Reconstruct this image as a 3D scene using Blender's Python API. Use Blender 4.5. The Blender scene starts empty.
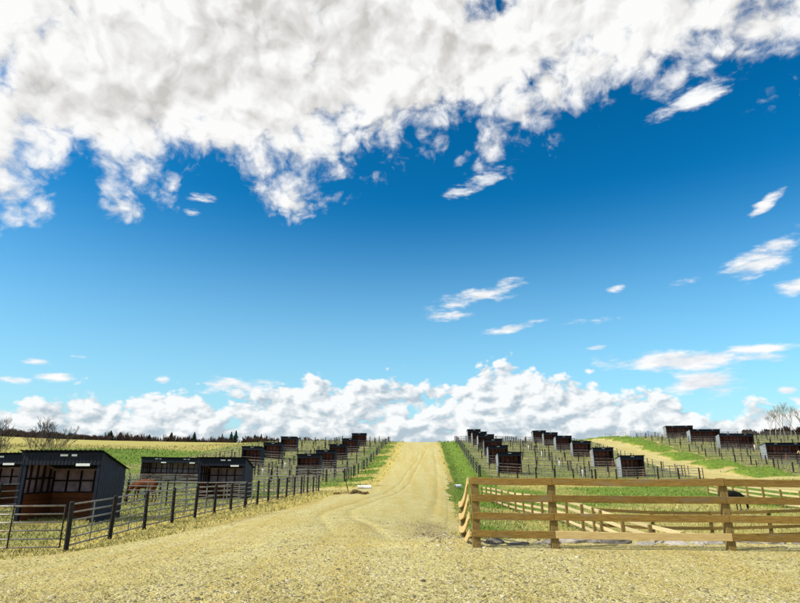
import bpy, math, random
import numpy as np
R = math.radians
random.seed(7)
RNG = np.random.default_rng(7)
scene = bpy.context.scene
col = scene.collection

# ------------------------------------------------------------------ camera
EYE = 1.75
F = 562.0                      # focal length in photo pixels (800 wide)
PITCH = math.atan((463 - 301.5) / F)
cam_d = bpy.data.cameras.new('camera')
cam_d.sensor_width = 36.0
cam_d.lens = 36.0 * F / 800.0
cam_d.clip_start = 0.1
cam_d.clip_end = 12000
cam = bpy.data.objects.new('camera', cam_d)
cam.location = (0, 0, EYE)
cam.rotation_euler = (R(90) + PITCH, 0, 0)
col.objects.link(cam)
scene.camera = cam


def ray(u, v):
    a, b = (u - 400) / F, (301.5 - v) / F
    c, s = math.cos(PITCH), math.sin(PITCH)
    return (a, c - b * s, s + b * c)


def at(u, v, y):               # point on the ray of a pixel at distance y in front
    dx, dy, dz = ray(u, v)
    return (dx / dy * y, y, EYE + dz / dy * y)


def azel(u, v):
    dx, dy, dz = ray(u, v)
    return math.atan2(dx, dy), math.atan2(dz, math.hypot(dx, dy))


# ------------------------------------------------------------------ sun, sky, exposure
SUN_EL, SUN_AZ = R(43), R(250)          # azimuth clockwise from +Y: left, a little behind the camera
sun_vec = (math.cos(SUN_EL) * math.sin(SUN_AZ), math.cos(SUN_EL) * math.cos(SUN_AZ), math.sin(SUN_EL))
sun_d = bpy.data.lights.new('sun', 'SUN')
sun_d.energy = 5.0
sun_d.angle = R(0.5)
sun_d.color = (1.0, 0.94, 0.84)
sun = bpy.data.objects.new('sun', sun_d)
from mathutils import Vector
sun.rotation_euler = Vector(sun_vec).to_track_quat('Z', 'Y').to_euler()
sun.location = (-40, -20, 60)
col.objects.link(sun)

world = bpy.data.worlds.new('World')
scene.world = world
world.use_nodes = True
try:
    world.cycles.sampling_method = 'MANUAL'
    world.cycles.sample_map_resolution = 512
except Exception:
    pass
scene.view_settings.view_transform = 'Standard'
scene.view_settings.look = 'None'
scene.view_settings.exposure = 0.12
scene.view_settings.gamma = 1.0


class G:
    """tiny helper to write node graphs as expressions"""
    def __init__(s, nt):
        s.nt = nt

    def new(s, t, **kw):
        n = s.nt.nodes.new(t)
        for k, v in kw.items():
            setattr(n, k, v)
        return n

    def put(s, sock, v):
        if isinstance(v, bpy.types.NodeSocket):
            s.nt.links.new(v, sock)
        else:
            sock.default_value = v

    def m(s, op, a, b=0.0, c=0.0, clamp=False):
        n = s.new('ShaderNodeMath', operation=op, use_clamp=clamp)
        s.put(n.inputs[0], a)
        s.put(n.inputs[1], b)
        s.put(n.inputs[2], c)
        return n.outputs[0]

    def add(s, a, b): return s.m('ADD', a, b)
    def sub(s, a, b): return s.m('SUBTRACT', a, b)
    def mul(s, a, b): return s.m('MULTIPLY', a, b)
    def mad(s, a, b, c): return s.m('MULTIPLY_ADD', a, b, c)
    def mx(s, a, b): return s.m('MAXIMUM', a, b)

    def vec(s, x, y, z=0.0):
        n = s.new('ShaderNodeCombineXYZ')
        for i, q in enumerate((x, y, z)):
            s.put(n.inputs[i], q)
        return n.outputs[0]

    def vadd(s, a, b):
        n = s.new('ShaderNodeVectorMath', operation='ADD')
        s.put(n.inputs[0], a)
        s.put(n.inputs[1], b)
        return n.outputs[0]

    def vmul(s, a, b):
        n = s.new('ShaderNodeVectorMath', operation='MULTIPLY')
        s.put(n.inputs[0], a)
        s.put(n.inputs[1], b)
        return n.outputs[0]

    def noise(s, v, scale, detail=4, rough=.55, dist=0.0, color=False, lac=2.0):
        n = s.new('ShaderNodeTexNoise')
        s.put(n.inputs['Vector'], v)
        n.inputs['Scale'].default_value = scale
        n.inputs['Detail'].default_value = detail
        n.inputs['Roughness'].default_value = rough
        n.inputs['Lacunarity'].default_value = lac
        n.inputs['Distortion'].default_value = dist
        return n.outputs[1 if color else 0]

    def voro(s, v, scale, feature='F1', detail=0.0, out=0, rand=1.0):
        n = s.new('ShaderNodeTexVoronoi', feature=feature)
        s.put(n.inputs['Vector'], v)
        n.inputs['Scale'].default_value = scale
        n.inputs['Detail'].default_value = detail
        n.inputs['Randomness'].default_value = rand
        return n.outputs[out]

    def smooth(s, x, a, b, lo=0.0, hi=1.0, lin=False):
        n = s.new('ShaderNodeMapRange', interpolation_type='LINEAR' if lin else 'SMOOTHSTEP')
        s.put(n.inputs[0], x)
        for i, q in enumerate((a, b, lo, hi)):
            s.put(n.inputs[1 + i], q)
        return n.outputs[0]

    def mix(s, f, a, b, mode='MIX'):
        n = s.new('ShaderNodeMix', data_type='RGBA', blend_type=mode)
        s.put(n.inputs[0], f)
        for i, q in ((6, a), (7, b)):
            if isinstance(q, tuple) and len(q) == 3:
                q = (*q, 1)
            s.put(n.inputs[i], q)
        return n.outputs[2]

    def curve(s, x, pts):
        n = s.new('ShaderNodeFloatCurve')
        s.put(n.inputs['Value'], x)
        c = n.mapping.curves[0]
        c.points[0].location = pts[0]
        c.points[1].location = pts[-1]
        for p in pts[1:-1]:
            c.points.new(*p)
        n.mapping.update()
        return n.outputs[0]


def build_sky():
    nt = world.node_tree
    nt.nodes.clear()
    g = G(nt)
    out = g.new('ShaderNodeOutputWorld')
    bg = g.new('ShaderNodeBackground')
    bg.inputs['Strength'].default_value = 0.1
    nt.links.new(bg.outputs[0], out.inputs[0])
    sky = g.new('ShaderNodeTexSky')
    sky.sky_type = 'NISHITA'
    sky.sun_disc = False
    sky.sun_elevation = SUN_EL
    sky.sun_rotation = SUN_AZ
    sky.altitude = 700
    sky.air_density = 1.0
    sky.dust_density = 1.4
    sky.ozone_density = 2.0
    hs = g.new('ShaderNodeHueSaturation')
    hs.inputs['Hue'].default_value = 0.474
    hs.inputs['Saturation'].default_value = 1.46
    hs.inputs['Value'].default_value = 0.203
    nt.links.new(sky.outputs[0], hs.inputs['Color'])
    gm = g.new('ShaderNodeGamma')
    gm.inputs['Gamma'].default_value = 1.45
    nt.links.new(hs.outputs[0], gm.inputs[0])
    base = g.mix(1.0, gm.outputs[0], (8.0, 8.0, 8.0), 'MULTIPLY')
    tc = g.new('ShaderNodeTexCoord')
    sp = g.new('ShaderNodeSeparateXYZ')
    nt.links.new(tc.outputs['Generated'], sp.inputs[0])
    x, y, z = sp.outputs
    az = g.m('ARCTAN2', x, y)
    el = g.m('ARCSINE', z)
    AE = g.vec(az, el, 0.0)
    base = g.mix(g.smooth(el, R(27), R(-2), 0.0, .80), base, (4.1, 7.0, 8.3))      # pale air towards the horizon
    # ---- high broken deck, laid on a plane above the land
    zz = g.mx(z, 0.02)
    inv = g.m('DIVIDE', 1.0, g.add(zz, 0.22))
    P = g.vec(g.mul(x, inv), g.mul(y, inv), 0.0)
    w1 = g.noise(g.vadd(P, (3.1, 7.7, 0)), 2.2, 3, .5, 0, True)
    Pw = g.vadd(P, g.vmul(g.vadd(w1, (-.5, -.5, -.5)), (.36, .28, 0)))
    AEs = g.vec(az, g.mul(el, 1.25), 2.9)
    w2 = g.noise(AEs, 9.0, 3, .5, 0, True)
    AEd = g.vadd(AEs, g.vmul(g.vadd(w2, (-.5, -.5, -.5)), (.07, .06, 0)))

    def deckn(v):
        a = g.noise(v, 6.5, 9, .60)
        b = g.voro(v, 20.0, 'F1', 2.5)
        return g.mad(b, -.30, g.add(a, .12))
    nd = deckn(AEd)
    nf = g.noise(g.vadd(AEd, (11, 3, 0)), 22.0, 6, .62)
    # lower edge of the deck against azimuth
    A0, A1 = R(-60), R(60)
    E0, E1 = 0.0, R(60)
    edge_px = [(-150, 240), (-40, 232), (0, 222), (40, 216), (80, 202), (120, 206), (160, 192), (200, 172), (250, 182),
               (300, 186), (345, 178), (390, 170), (440, 168), (490, 164), (540, 150), (600, 122), (650, 100),
               (700, 78), (750, 66), (800, 54), (880, 36), (1000, 0)]
    pts = []
    for u, v in edge_px:
        a, e = azel(u, v)
        pts.append(((a - A0) / (A1 - A0), (e - E0) / (E1 - E0)))
    azn = g.smooth(az, A0, A1, 0.0, 1.0, True)
    edge = g.mul(g.curve(azn, [(0, pts[0][1])] + pts + [(1, pts[-1][1])]), E1 - E0)
    over = g.sub(el, edge)                       # >0 above the edge
    ramp = g.smooth(over, -0.09, 0.17, -0.66, 0.86, True)
    # holes and outlying lobes, in angles
    def blob(u, v, ru, rv, rot, amp, bl=None):
        a, e = azel(u, v)
        a2, _ = azel(u + ru, v)
        _, e2 = azel(u, v - rv)
        mp = g.new('ShaderNodeMapping', vector_type='TEXTURE')
        g.put(mp.inputs[0], bl if bl is not None else AE)
        mp.inputs[1].default_value = (a, e, 0)
        mp.inputs[2].default_value = (0, 0, R(rot))
        mp.inputs[3].default_value = (abs(a2 - a), abs(e2 - e), 1)
        ln = g.new('ShaderNodeVectorMath', operation='LENGTH')
        nt.links.new(mp.outputs[0], ln.inputs[0])
        return g.smooth(ln.outputs['Value'], 1.5, 0.0, 0.0, amp)
    field = ramp
    for a in [(485, 8, 40, 16, 0, -.62), (4, 82, 18, 34, 0, -.55), (132, 80, 22, 22, 20, -.22), (520, 95, 26, 16, 0, -.30),
              (75, 160, 34, 26, -20, -.34), (180, 165, 24, 14, 0, -.22), (305, 62, 22, 10, 0, -.20), (470, 125, 20, 22, 0, -.26),
              (398, 195, 24, 16, 0, -.2), (230, 190, 20, 30, 0, -.3)]:
        field = g.add(field, blob(*a))
    for a in [(285, 204, 54, 28, 6, .52), (115, 212, 36, 20, 10, .42), (300, 240, 24, 9, 10, .34), (149, 248, 11, 12, 0, .50),
              (30, 205, 40, 20, 0, .22), (690, 112, 60, 16, 8, -.50), (630, 50, 140, 26, 12, .32), (790, 20, 90, 34, 14, .62), (200, 130, 150, 40, 8, .22), (490, 150, 14, 22, -12, .40), (375, 180, 30, 12, 30, .26)]:
        field = g.add(field, blob(*a))
    dens = g.add(g.mul(field, .9), g.mad(nd, 1.45, -0.53))
    dens = g.add(dens, g.mad(nf, 0.80, -0.40))
    nv = g.noise(g.vadd(AEd, (4, 9, 0)), 70.0, 4, .62)
    dens = g.add(dens, g.mad(nv, 0.30, -0.15))
    up = g.smooth(el, R(44), R(60), 0.0, -0.42)       # overhead the deck is broken again
    dens = g.add(dens, up)
    aD = g.smooth(dens, -0.10, 0.46)
    # relief of the deck: the sun stands to the left
    ndb = deckn(g.vadd(AEd, (-.016, .018, 0)))
    rel = g.sub(nd, ndb)
    thick = g.smooth(g.add(field, g.mad(g.noise(g.vadd(P, (5, 1, 0)), 2.4, 3, .5), 1.0, -.5)), .62, 1.25)
    def fold(v):
        return g.noise(v, 8.0, 4, .5, .6)
    fl = g.sub(fold(AEd), fold(g.vadd(AEd, (-.03, .034, 0))))
    inner = g.smooth(field, .25, .75)
    lightD = g.add(g.mad(rel, 1.5, .90), g.mul(thick, -.50))
    lightD = g.add(lightD, g.mul(g.mul(fl, 1.5), g.add(g.mul(inner, .7), .3)))
    lightD = g.add(lightD, g.mad(nf, .36, -.18))
    lightD = g.smooth(lightD, 0.25, 1.0, 0.0, 1.0, True)
    colD = g.mix(lightD, (5.5, 5.35, 5.1), (9.0, 9.0, 8.95))
    # ---- small wisps
    Q = g.vec(g.mul(az, .62), g.mul(el, 2.0), 1.7)
    wv = g.noise(Q, 7.0, 3, .5, 0, True)
    AEw = g.vadd(AE, g.vmul(g.vadd(wv, (-.5, -.5, -.5)), (.05, .03, 0)))
    wis = None
    for a in [(692, 100, 50, 14, 9, 1.25), (478, 297, 62, 9, 12, .95), (450, 317, 34, 5, 0, .9), (512, 328, 34, 5, 8, .75), (598, 320, 30, 3.5, 5, .62),
              (482, 182, 38, 9, 20, .85), (765, 203, 28, 8, 32, .85), (765, 258, 62, 17, 18, 1.1), (800, 285, 26, 11, 0, .9),
              (682, 286, 28, 6, 8, .7), (615, 292, 11, 5, 10, .75), (35, 362, 17, 5, 0, .95), (58, 378, 26, 5, 0, .8),
              (14, 382, 20, 5, 0, .8), (165, 381, 9, 5, 0, .8), (680, 362, 90, 12, -3, 1.15), (597, 346, 12, 4, 0, .7),
              (700, 386, 46, 13, -4, 1.2), (745, 350, 60, 6, 0, .65), (187, 212, 12, 6, 10, .8), (200, 196, 16, 6, 0, .6),
              (745, 262, 20, 3, 8, .5), (786, 390, 10, 4, 0, .8), (240, 386, 46, 12, 0, .9), (70, 357, 12, 2.5, 0, .5)]:
        b = blob(*a, bl=AEw)
        wis = b if wis is None else g.mx(wis, b)
    nw = g.noise(Q, 26.0, 7, .62)
    dw = g.add(g.mul(wis, .85), g.mad(nw, 2.3, -1.50))
    aW = g.mul(g.smooth(dw, -0.14, 0.55), g.smooth(wis, .03, .25))
    nwb = g.noise(g.vadd(Q, (-.012, .03, 0)), 26.0, 4, .55)
    lw = g.smooth(g.mad(g.sub(nw, nwb), 2.2, .62), 0.1, 1.0, 0, 1, True)
    colW = g.mix(lw, (6.4, 7.0, 7.6), (9.2, 9.2, 9.2))
    # ---- cumulus along the horizon
    top_px = [(-200, 392), (-60, 390), (0, 392), (40, 394), (80, 384), (120, 386), (160, 384), (200, 388), (250, 388), (290, 380),
              (330, 374), (380, 378), (420, 376), (460, 374), (490, 362), (520, 360), (548, 378), (585, 374), (615, 384), (650, 388),
              (672, 394), (700, 404), (725, 406), (745, 398), (775, 399), (800, 397), (880, 390), (1000, 394)]
    pt2 = []
    for u, v in top_px:
        a, e = azel(u, v)
        pt2.append(((a - A0) / (A1 - A0), e / R(20)))
    top = g.mul(g.curve(azn, [(0, pt2[0][1])] + pt2 + [(1, pt2[-1][1])]), R(20))
    C = g.vec(g.mul(az, 1.0), g.mul(el, 1.5), 4.3)
    wc = g.noise(C, 12.0, 3, .5, 0, True)
    Cw = g.vadd(C, g.vmul(g.vadd(wc, (-.5, -.5, -.5)), (.03, .03, 0)))

    def puff(v):
        a = g.noise(v, 15.0, 7, .58)
        b = g.voro(v, 30.0, 'F1', 2.0)
        return g.mad(b, -.34, g.add(a, .12))
    nc = puff(Cw)
    ncb = puff(g.vadd(Cw, (-.010, .014, 0)))
    under = g.mul(g.sub(top, el), 1 / R(2.6))
    under = g.m('MINIMUM', under, .75)
    dc = g.add(under, g.mad(nc, 2.4, -0.92))
    low = g.smooth(el, R(1.0), R(4.5), 0.25, 0.0)
    dc = g.add(dc, low)
    aC = g.smooth(dc, -0.05, 0.30)
    depth = g.smooth(under, 0.25, 1.6)
    lc = g.add(g.mad(g.sub(nc, ncb), 3.2, .60), g.mul(g.mad(g.noise(C, 7.0, 3, .5), 1.0, -.5), .9))
    elf = g.smooth(el, R(1.0), R(5.2), -.40, 0.16)
    lc = g.add(lc, elf)
    lc = g.smooth(lc, 0.05, 0.95, 0, 1, True)
    colC = g.mix(lc, (4.3, 5.2, 5.9), (9.0, 9.1, 9.1))
    c = g.mix(g.mul(aC, .97), base, colC)
    c = g.mix(aW, c, colW)
    c = g.mix(aD, c, colD)
    # below the horizon the land closes the view
    nt.links.new(c, bg.inputs['Color'])


build_sky()

# ------------------------------------------------------------------ mesh helpers


class MB:
    def __init__(s):
        s.v, s.f = [], []

    def add(s, vs, fs):
        o = len(s.v)
        s.v += [tuple(p) for p in vs]
        s.f += [tuple(i + o for i in q) for q in fs]
        return s

    def box(s, c, d, rot=None):
        hx, hy, hz = d[0] / 2, d[1] / 2, d[2] / 2
        vs = [(x * hx, y * hy, z * hz) for z in (-1, 1) for y in (-1, 1) for x in (-1, 1)]
        if rot is not None:
            vs = [tuple(rot @ Vector(p)) for p in vs]
        vs = [(p[0] + c[0], p[1] + c[1], p[2] + c[2]) for p in vs]
        return s.add(vs, [(0, 2, 3, 1), (4, 5, 7, 6), (0, 1, 5, 4), (2, 6, 7, 3), (0, 4, 6, 2), (1, 3, 7, 5)])

    def beam(s, a, b, w, h, upv=(0, 0, 1)):
        """rectangular bar from a to b; w across, h along up"""
        a, b = Vector(a), Vector(b)
        d = (b - a).normalized()
        sd = d.cross(Vector(upv))
        if sd.length < 1e-4:
            sd = Vector((1, 0, 0))
        sd.normalize()
        up = sd.cross(d).normalized()
        vs = []
        for p in (a, b):
            for i, j in ((-1, -1), (1, -1), (1, 1), (-1, 1)):
                vs.append(p + sd * (i * w / 2) + up * (j * h / 2))
        return s.add(vs, [(0, 1, 2, 3), (7, 6, 5, 4), (0, 4, 5, 1), (1, 5, 6, 2), (2, 6, 7, 3), (3, 7, 4, 0)])

    def tube(s, pts, rs, n=6, cap=True):
        o = len(s.v)
        pts = [Vector(p) for p in pts]
        k = len(pts)
        if not hasattr(rs, '__len__'):
            rs = [rs] * k
        for i, p in enumerate(pts):
            d = pts[min(i + 1, k - 1)] - pts[max(i - 1, 0)]
            d.normalize()
            a = d.cross(Vector((0, 0, 1)))
            if a.length < 1e-3:
                a = d.cross(Vector((0, 1, 0)))
            a.normalize()
            b = d.cross(a).normalized()
            for j in range(n):
                t = 2 * math.pi * j / n
                s.v.append(tuple(p + (a * math.cos(t) + b * math.sin(t)) * rs[i]))
        for i in range(k - 1):
            for j in range(n):
                q = (j + 1) % n
                s.f.append((o + i * n + j, o + i * n + q, o + (i + 1) * n + q, o + (i + 1) * n + j))
        if cap:
            s.f.append(tuple(o + j for j in range(n))[::-1])
            s.f.append(tuple(o + (k - 1) * n + j for j in range(n)))
        return s

    def mesh(s, name, mat=None, smooth=False):
        me = bpy.data.meshes.new(name)
        me.from_pydata(s.v, [], s.f)
        if mat:
            me.materials.append(mat)
        if smooth:
            me.polygons.foreach_set('use_smooth', [True] * len(me.polygons))
        me.update()
        return me

    def build(s, name, mat=None, parent=None, smooth=False, bevel=0):
        return ob(name, s.mesh(name, mat, smooth), parent, bevel=bevel)


def ob(name, me, parent=None, loc=None, bevel=0):
    o = bpy.data.objects.new(name, me)
    col.objects.link(o)
    if parent is not None:
        o.parent = parent
    if loc is not None:
        o.location = loc
    if bevel:
        m = o.modifiers.new('bevel', 'BEVEL')
        m.width = bevel
        m.segments = 1
        m.limit_method = 'ANGLE'
    return o


def tag(o, label, cat=None, group=None, kind=None):
    o['label'] = label
    if cat:
        o['category'] = cat
    if group:
        o['group'] = group
    if kind:
        o['kind'] = kind
    return o


def empty(name, loc=(0, 0, 0), rz=0):
    o = bpy.data.objects.new(name, None)
    o.empty_display_size = .3
    o.location = loc
    o.rotation_euler = (0, 0, rz)
    col.objects.link(o)
    return o


def np_mesh(name, V, Fc, mat=None, smooth=False, colors=None):
    """fast mesh from arrays; Fc is (n,3) or (n,4)"""
    me = bpy.data.meshes.new(name)
    n, k = Fc.shape
    me.vertices.add(len(V))
    me.vertices.foreach_set('co', np.ascontiguousarray(V, dtype=np.float32).ravel())
    me.loops.add(n * k)
    me.loops.foreach_set('vertex_index', np.ascontiguousarray(Fc, dtype=np.int32).ravel())
    me.polygons.add(n)
    me.polygons.foreach_set('loop_start', np.arange(0, n * k, k, dtype=np.int32))
    me.polygons.foreach_set('loop_total', np.full(n, k, dtype=np.int32))
    if smooth:
        me.polygons.foreach_set('use_smooth', np.ones(n, dtype=bool))
    me.update(calc_edges=True)
    if colors is not None:
        at_ = me.color_attributes.new('mask', 'FLOAT_COLOR', 'POINT')
        at_.data.foreach_set('color', np.ascontiguousarray(colors, dtype=np.float32).ravel())
    if mat:
        me.materials.append(mat)
    return me


# ------------------------------------------------------------------ terrain
def sstep(a, b, x):
    t = np.clip((x - a) / (b - a), 0, 1)
    return t * t * (3 - 2 * t)


def hash2(i, j):
    h = np.sin(i * 127.1 + j * 311.7) * 43758.5453
    return h - np.floor(h)


def vnoise(x, y):
    xi, yi = np.floor(x), np.floor(y)
    fx, fy = x - xi, y - yi
    fx, fy = fx * fx * (3 - 2 * fx), fy * fy * (3 - 2 * fy)
    a, b = hash2(xi, yi), hash2(xi + 1, yi)
    c, d = hash2(xi, yi + 1), hash2(xi + 1, yi + 1)
    return (a * (1 - fx) + b * fx) * (1 - fy) + (c * (1 - fx) + d * fx) * fy


def fbm(x, y, o=4):
    s, a = 0, .5
    for k in range(o):
        s = s + a * (vnoise(x * 2 ** k + 13.7 * k, y * 2 ** k + 7.1 * k) - .5)
        a *= .5
    return s


def zp(u, v, y):
    p = at(u, v, y)
    return (p[0], p[1], p[2])


CP = []
# road and hill along the middle
for y, z in [(2, 0), (12, -.02), (20, -.25), (30, -.5), (45, -.78), (60, -.78)]:
    CP.append((-.5 + y * .03, y, z))
for u, v, y in [(411, 475.5, 78), (413, 468, 90), (415, 460.5, 104), (416, 453.5, 120), (417, 447, 140), (417, 442.5, 165)]:
    CP.append(zp(u, v, y))
CP.append((6, 185, 8.0))
# right pens (bases of the shelters)
for u, v, y in [(510, 474, 85), (499, 464.5, 98), (495, 456, 111), (489, 449.5, 124), (481, 445, 137), (476, 441.5, 150),
                (632, 477.5, 85), (604, 467.5, 98), (583, 457.5, 111), (566, 450.5, 124), (553, 446, 137), (542, 443, 150),
                (685, 438, 155), (710, 442.3, 140), (741, 449, 125), (788, 460, 106), (880, 470, 92), (860, 448, 125),
                (836, 437, 155), (640, 437.5, 170), (560, 441, 168), (500, 441.5, 166), (610, 441, 165), (760, 436, 172)]:
    CP.append(zp(u, v, y))
# left pens
for u, v, y in [(308, 475.5, 88), (325, 469, 101), (337, 461, 114), (349, 453, 127), (358, 446.5, 140), (345, 441.5, 162), (300, 441.5, 165),
                (250, 466, 97), (271, 459, 112), (287, 451.5, 128), (385, 441.8, 163), (235, 446, 150)]:
    CP.append(zp(u, v, y))
# left low ground
for x, y, z in [(-10.6, 18.6, -.88), (-15, 26, -.75), (-22, 33, -.62), (-9.4, 34, -.8), (-13, 43, -.76), (-7.7, 56, -.85), (-27, 68, -.5),
                (-18, 60, -.7), (-40, 26, -.5), (-45, 60, -.2), (-30, 15, -.4), (-10, 70, -.65), (-60, 40, 0)]:
    CP.append((x, y, z))
# left field
for u, v, y in [(150, 455, 115), (150, 448, 160), (150, 441.5, 280), (0, 436.5, 300), (70, 439.5, 290), (250, 443, 230), (60, 450, 110),
                (0, 447, 120), (210, 442.5, 260)]:
    CP.append(zp(u, v, y))
# paddock on the right
for x, y, z in [(5, 22, -1.5), (9, 18, -1.7), (9, 29, -1.65), (8, 45, -1.75), (8.5, 60, -1.75), (20, 22, -1.6), (20, 40, -1.7), (22, 58, -1.7), (30, 45, -1.6),
                (40, 30, -1.4), (45, 55, -1.3), (14, 76, -.5), (30, 76, -.7), (45, 73, -.5), (60, 75, -.2), (60, 50, -.9), (80, 70, .3), (50, 90, .6), (70, 90, 1.0)]:
    CP.append((x, y, z))
CP += [(0, -60, 0), (60, -60, 0), (-60, -60, 0), (60, 5, 0), (-60, 5, 0), (120, 60, .5), (120, 120, 7), (120, 190, 10.5), (60, 210, 9.2), (0, 230, 8),
       (-60, 300, 11.0), (-130, 380, 12.5), (-260, 330, 17.5), (-220, 120, 6), (-150, 60, 1.8), (120, 300, 9), (0, 330, 8.5), (-130, 170, 7.2), (200, 200, 11)]
CP = np.array(CP)
WX, WY = 40.0, 40.0


def tps_k(d2):
    return np.where(d2 > 1e-12, d2 * np.log(np.maximum(d2, 1e-12)), 0)


def warp(x, y):                       # distances shrink far away so that the sheet stays calm
    r = np.sqrt(x * x + y * y) + 1e-6
    k = np.log1p(r / 40) * 40 / r
    return x * k / WX, y * k / WY


cx, cy = warp(CP[:, 0], CP[:, 1])
nC = len(CP)
Kmat = tps_k((cx[:, None] - cx) ** 2 + (cy[:, None] - cy) ** 2) + np.eye(nC) * 0.002
Pm = np.stack([np.ones(nC), cx, cy], 1)
A_ = np.block([[Kmat, Pm], [Pm.T, np.zeros((3, 3))]])
sol = np.linalg.solve(A_, np.concatenate([CP[:, 2], np.zeros(3)]))


def tps(x, y):
    x, y = np.asarray(x, float), np.asarray(y, float)
    sh = np.broadcast(x, y).shape
    x, y = np.broadcast_to(x, sh).ravel(), np.broadcast_to(y, sh).ravel()
    out = np.empty(x.size)
    for i in range(0, x.size, 20000):
        wx, wy = warp(x[i:i + 20000], y[i:i + 20000])
        k = tps_k((wx[:, None] - cx) ** 2 + (wy[:, None] - cy) ** 2)
        out[i:i + 20000] = k @ sol[:nC] + sol[nC] + sol[nC + 1] * wx + sol[nC + 2] * wy
    return out.reshape(sh)


def interp(y, tab):
    t = np.array(tab)
    return np.interp(y, t[:, 0], t[:, 1])


def road_l(y):
    return interp(y, [(-60, -60), (10, -45), (14, -20), (17, -10.5), (20, -7.6), (30, -5.9), (45, -5.2), (55, -4.4), (62, -2.5), (76, -1.95), (160, 1.2), (190, 2.3)])


def road_r(y):
    return interp(y, [(-60, 60), (12.8, 50), (13.9, 12), (14.9, 2.0), (20, 1.9), (30, 2.7), (45, 3.9), (60, 5.0), (76, 5.9), (160, 10.1), (190, 11.4)])


def track_c(y):
    return interp(y, [(60, 44.0), (76, 44.3), (87, 44.8), (96, 46), (112, 47), (130, 49.5), (150, 54), (170, 58), (200, 62)])


FIL = 4.0                                       # foot line of the left fence
FXA, FXB = at(66.5, 546, 18.6)[0], at(318.5, 490, 56.3)[0]
def fence_x(y):
    return FXA + (FXB - FXA) * (y - 18.6) / 37.7


def pad(x, y):
    """the built-up yard the camera stands on, and its bank"""
    wob = fbm(x * .35, y * .35, 3) * 1.3
    front = 1 - sstep(13.9, 18.0, y + wob * sstep(13.2, 15, y))
    right = sstep(-.6, 1.0, x)
    behind = 1 - sstep(1, 9, y)
    return np.clip(np.maximum(front * right, behind), 0, 1)


RUTS = []
MOUND = None


def seg_dist(x, y, pl):
    d = np.full(np.shape(x), 1e9)
    for (ax, ay), (bx, by) in zip(pl[:-1], pl[1:]):
        vx, vy = bx - ax, by - ay
        t = np.clip(((x - ax) * vx + (y - ay) * vy) / (vx * vx + vy * vy + 1e-9), 0, 1)
        d = np.minimum(d, np.hypot(x - ax - t * vx, y - ay - t * vy))
    return d


def height0(x, y):
    x, y = np.asarray(x, float), np.asarray(y, float)
    z = tps(x, y)
    p = pad(x, y)
    z = z * (1 - p)
    # ditch along the right edge of the road
    rr = road_r(y)
    z = z - .45 * np.exp(-((x - rr - 2.4) / 1.2) ** 2) * sstep(52, 62, y) * (1 - sstep(150, 170, y))
    z = z - .18 * np.exp(-((x - road_l(y) + 1.2) / .8) ** 2) * sstep(66, 76, y) * (1 - sstep(150, 170, y))
    # banks between the tracks of the upper right slope
    vg = sstep(2.6, 4.6, x - track_c(y)) * (1 - sstep(8, 10.5, x - track_c(y))) * sstep(76, 84, y)
    ph = np.mod(y - 88, 13.5) / 13.5
    z = z + vg * .95 * np.sin(math.pi * np.clip((ph - .30) / .70, 0, 1)) ** .7
    off = np.abs(x - (road_l(y) + rr) / 2)
    rough = .05 + .10 * sstep(2, 12, off - (rr - road_l(y)) / 2)
    z = z + rough * fbm(x * .22, y * .22, 4) * 1.6 * sstep(6, 20, y)
    z = z + .035 * fbm(x * 1.1, y * 1.1, 3)
    if MOUND:
        z = z + .20 * np.exp(-(((x - MOUND[0]) / 1.3) ** 2 + ((y - MOUND[1]) / 1.0) ** 2)) * (1 + fbm(x * 2.3, y * 2.3, 2))
    return z


def rut_mask(x, y):
    m = np.zeros(np.shape(x))
    for pl, w in RUTS:
        (ax, ay), (bx, by) = pl[0], pl[-1]
        fa = sstep(0, .10 * ay + .5, np.hypot(x - ax, (y - ay) * .6))
        fb = sstep(0, .10 * by + .5, np.hypot(x - bx, (y - by) * .6))
        m = np.maximum(m, np.exp(-(seg_dist(x, y, pl) / w) ** 2) * fa * fb)
    return m


def height(x, y):
    z = height0(x, y)
    if RUTS:
        z = z - .045 * rut_mask(x, y)
    return z


def H(x, y):
    return float(height(np.array([x]), np.array([y]))[0])


def hit(u, v, y0=4.0, y1=200.0):
    """where the ray of a pixel first meets the ground"""
    dx, dy, dz = ray(u, v)
    ys = np.concatenate([np.arange(y0, 40, .05), np.arange(40, y1, .25)])
    zs = EYE + dz / dy * ys
    g = height0(dx / dy * ys, ys)
    k = np.argmax(zs <= g) if np.any(zs <= g) else len(ys) - 1
    return float(dx / dy * ys[k]), float(ys[k])


for pl, w in [([(420, 446), (419, 453), (417, 461), (408, 471), (402, 481), (394, 488), (376, 496), (350, 504), (326, 511), (319, 516), (326, 528), (342, 540)], .2),
              ([(429, 445), (425, 453), (420, 462), (412, 477), (409, 484), (399, 492), (370, 503), (351, 510), (351, 517), (382, 534), (400, 545)], .2),
              ([(404, 449), (398, 462), (388, 474), (372, 485), (345, 489)], .25),
              ([(433, 446), (435, 458), (437, 475), (437, 495), (430, 525)], .26),
              ([(350, 575), (366, 580), (386, 587)], .12), ([(120, 572), (180, 560), (250, 548), (300, 534)], .14)]:
    RUTS.append(([hit(u, v) for u, v in pl], w))


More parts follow.
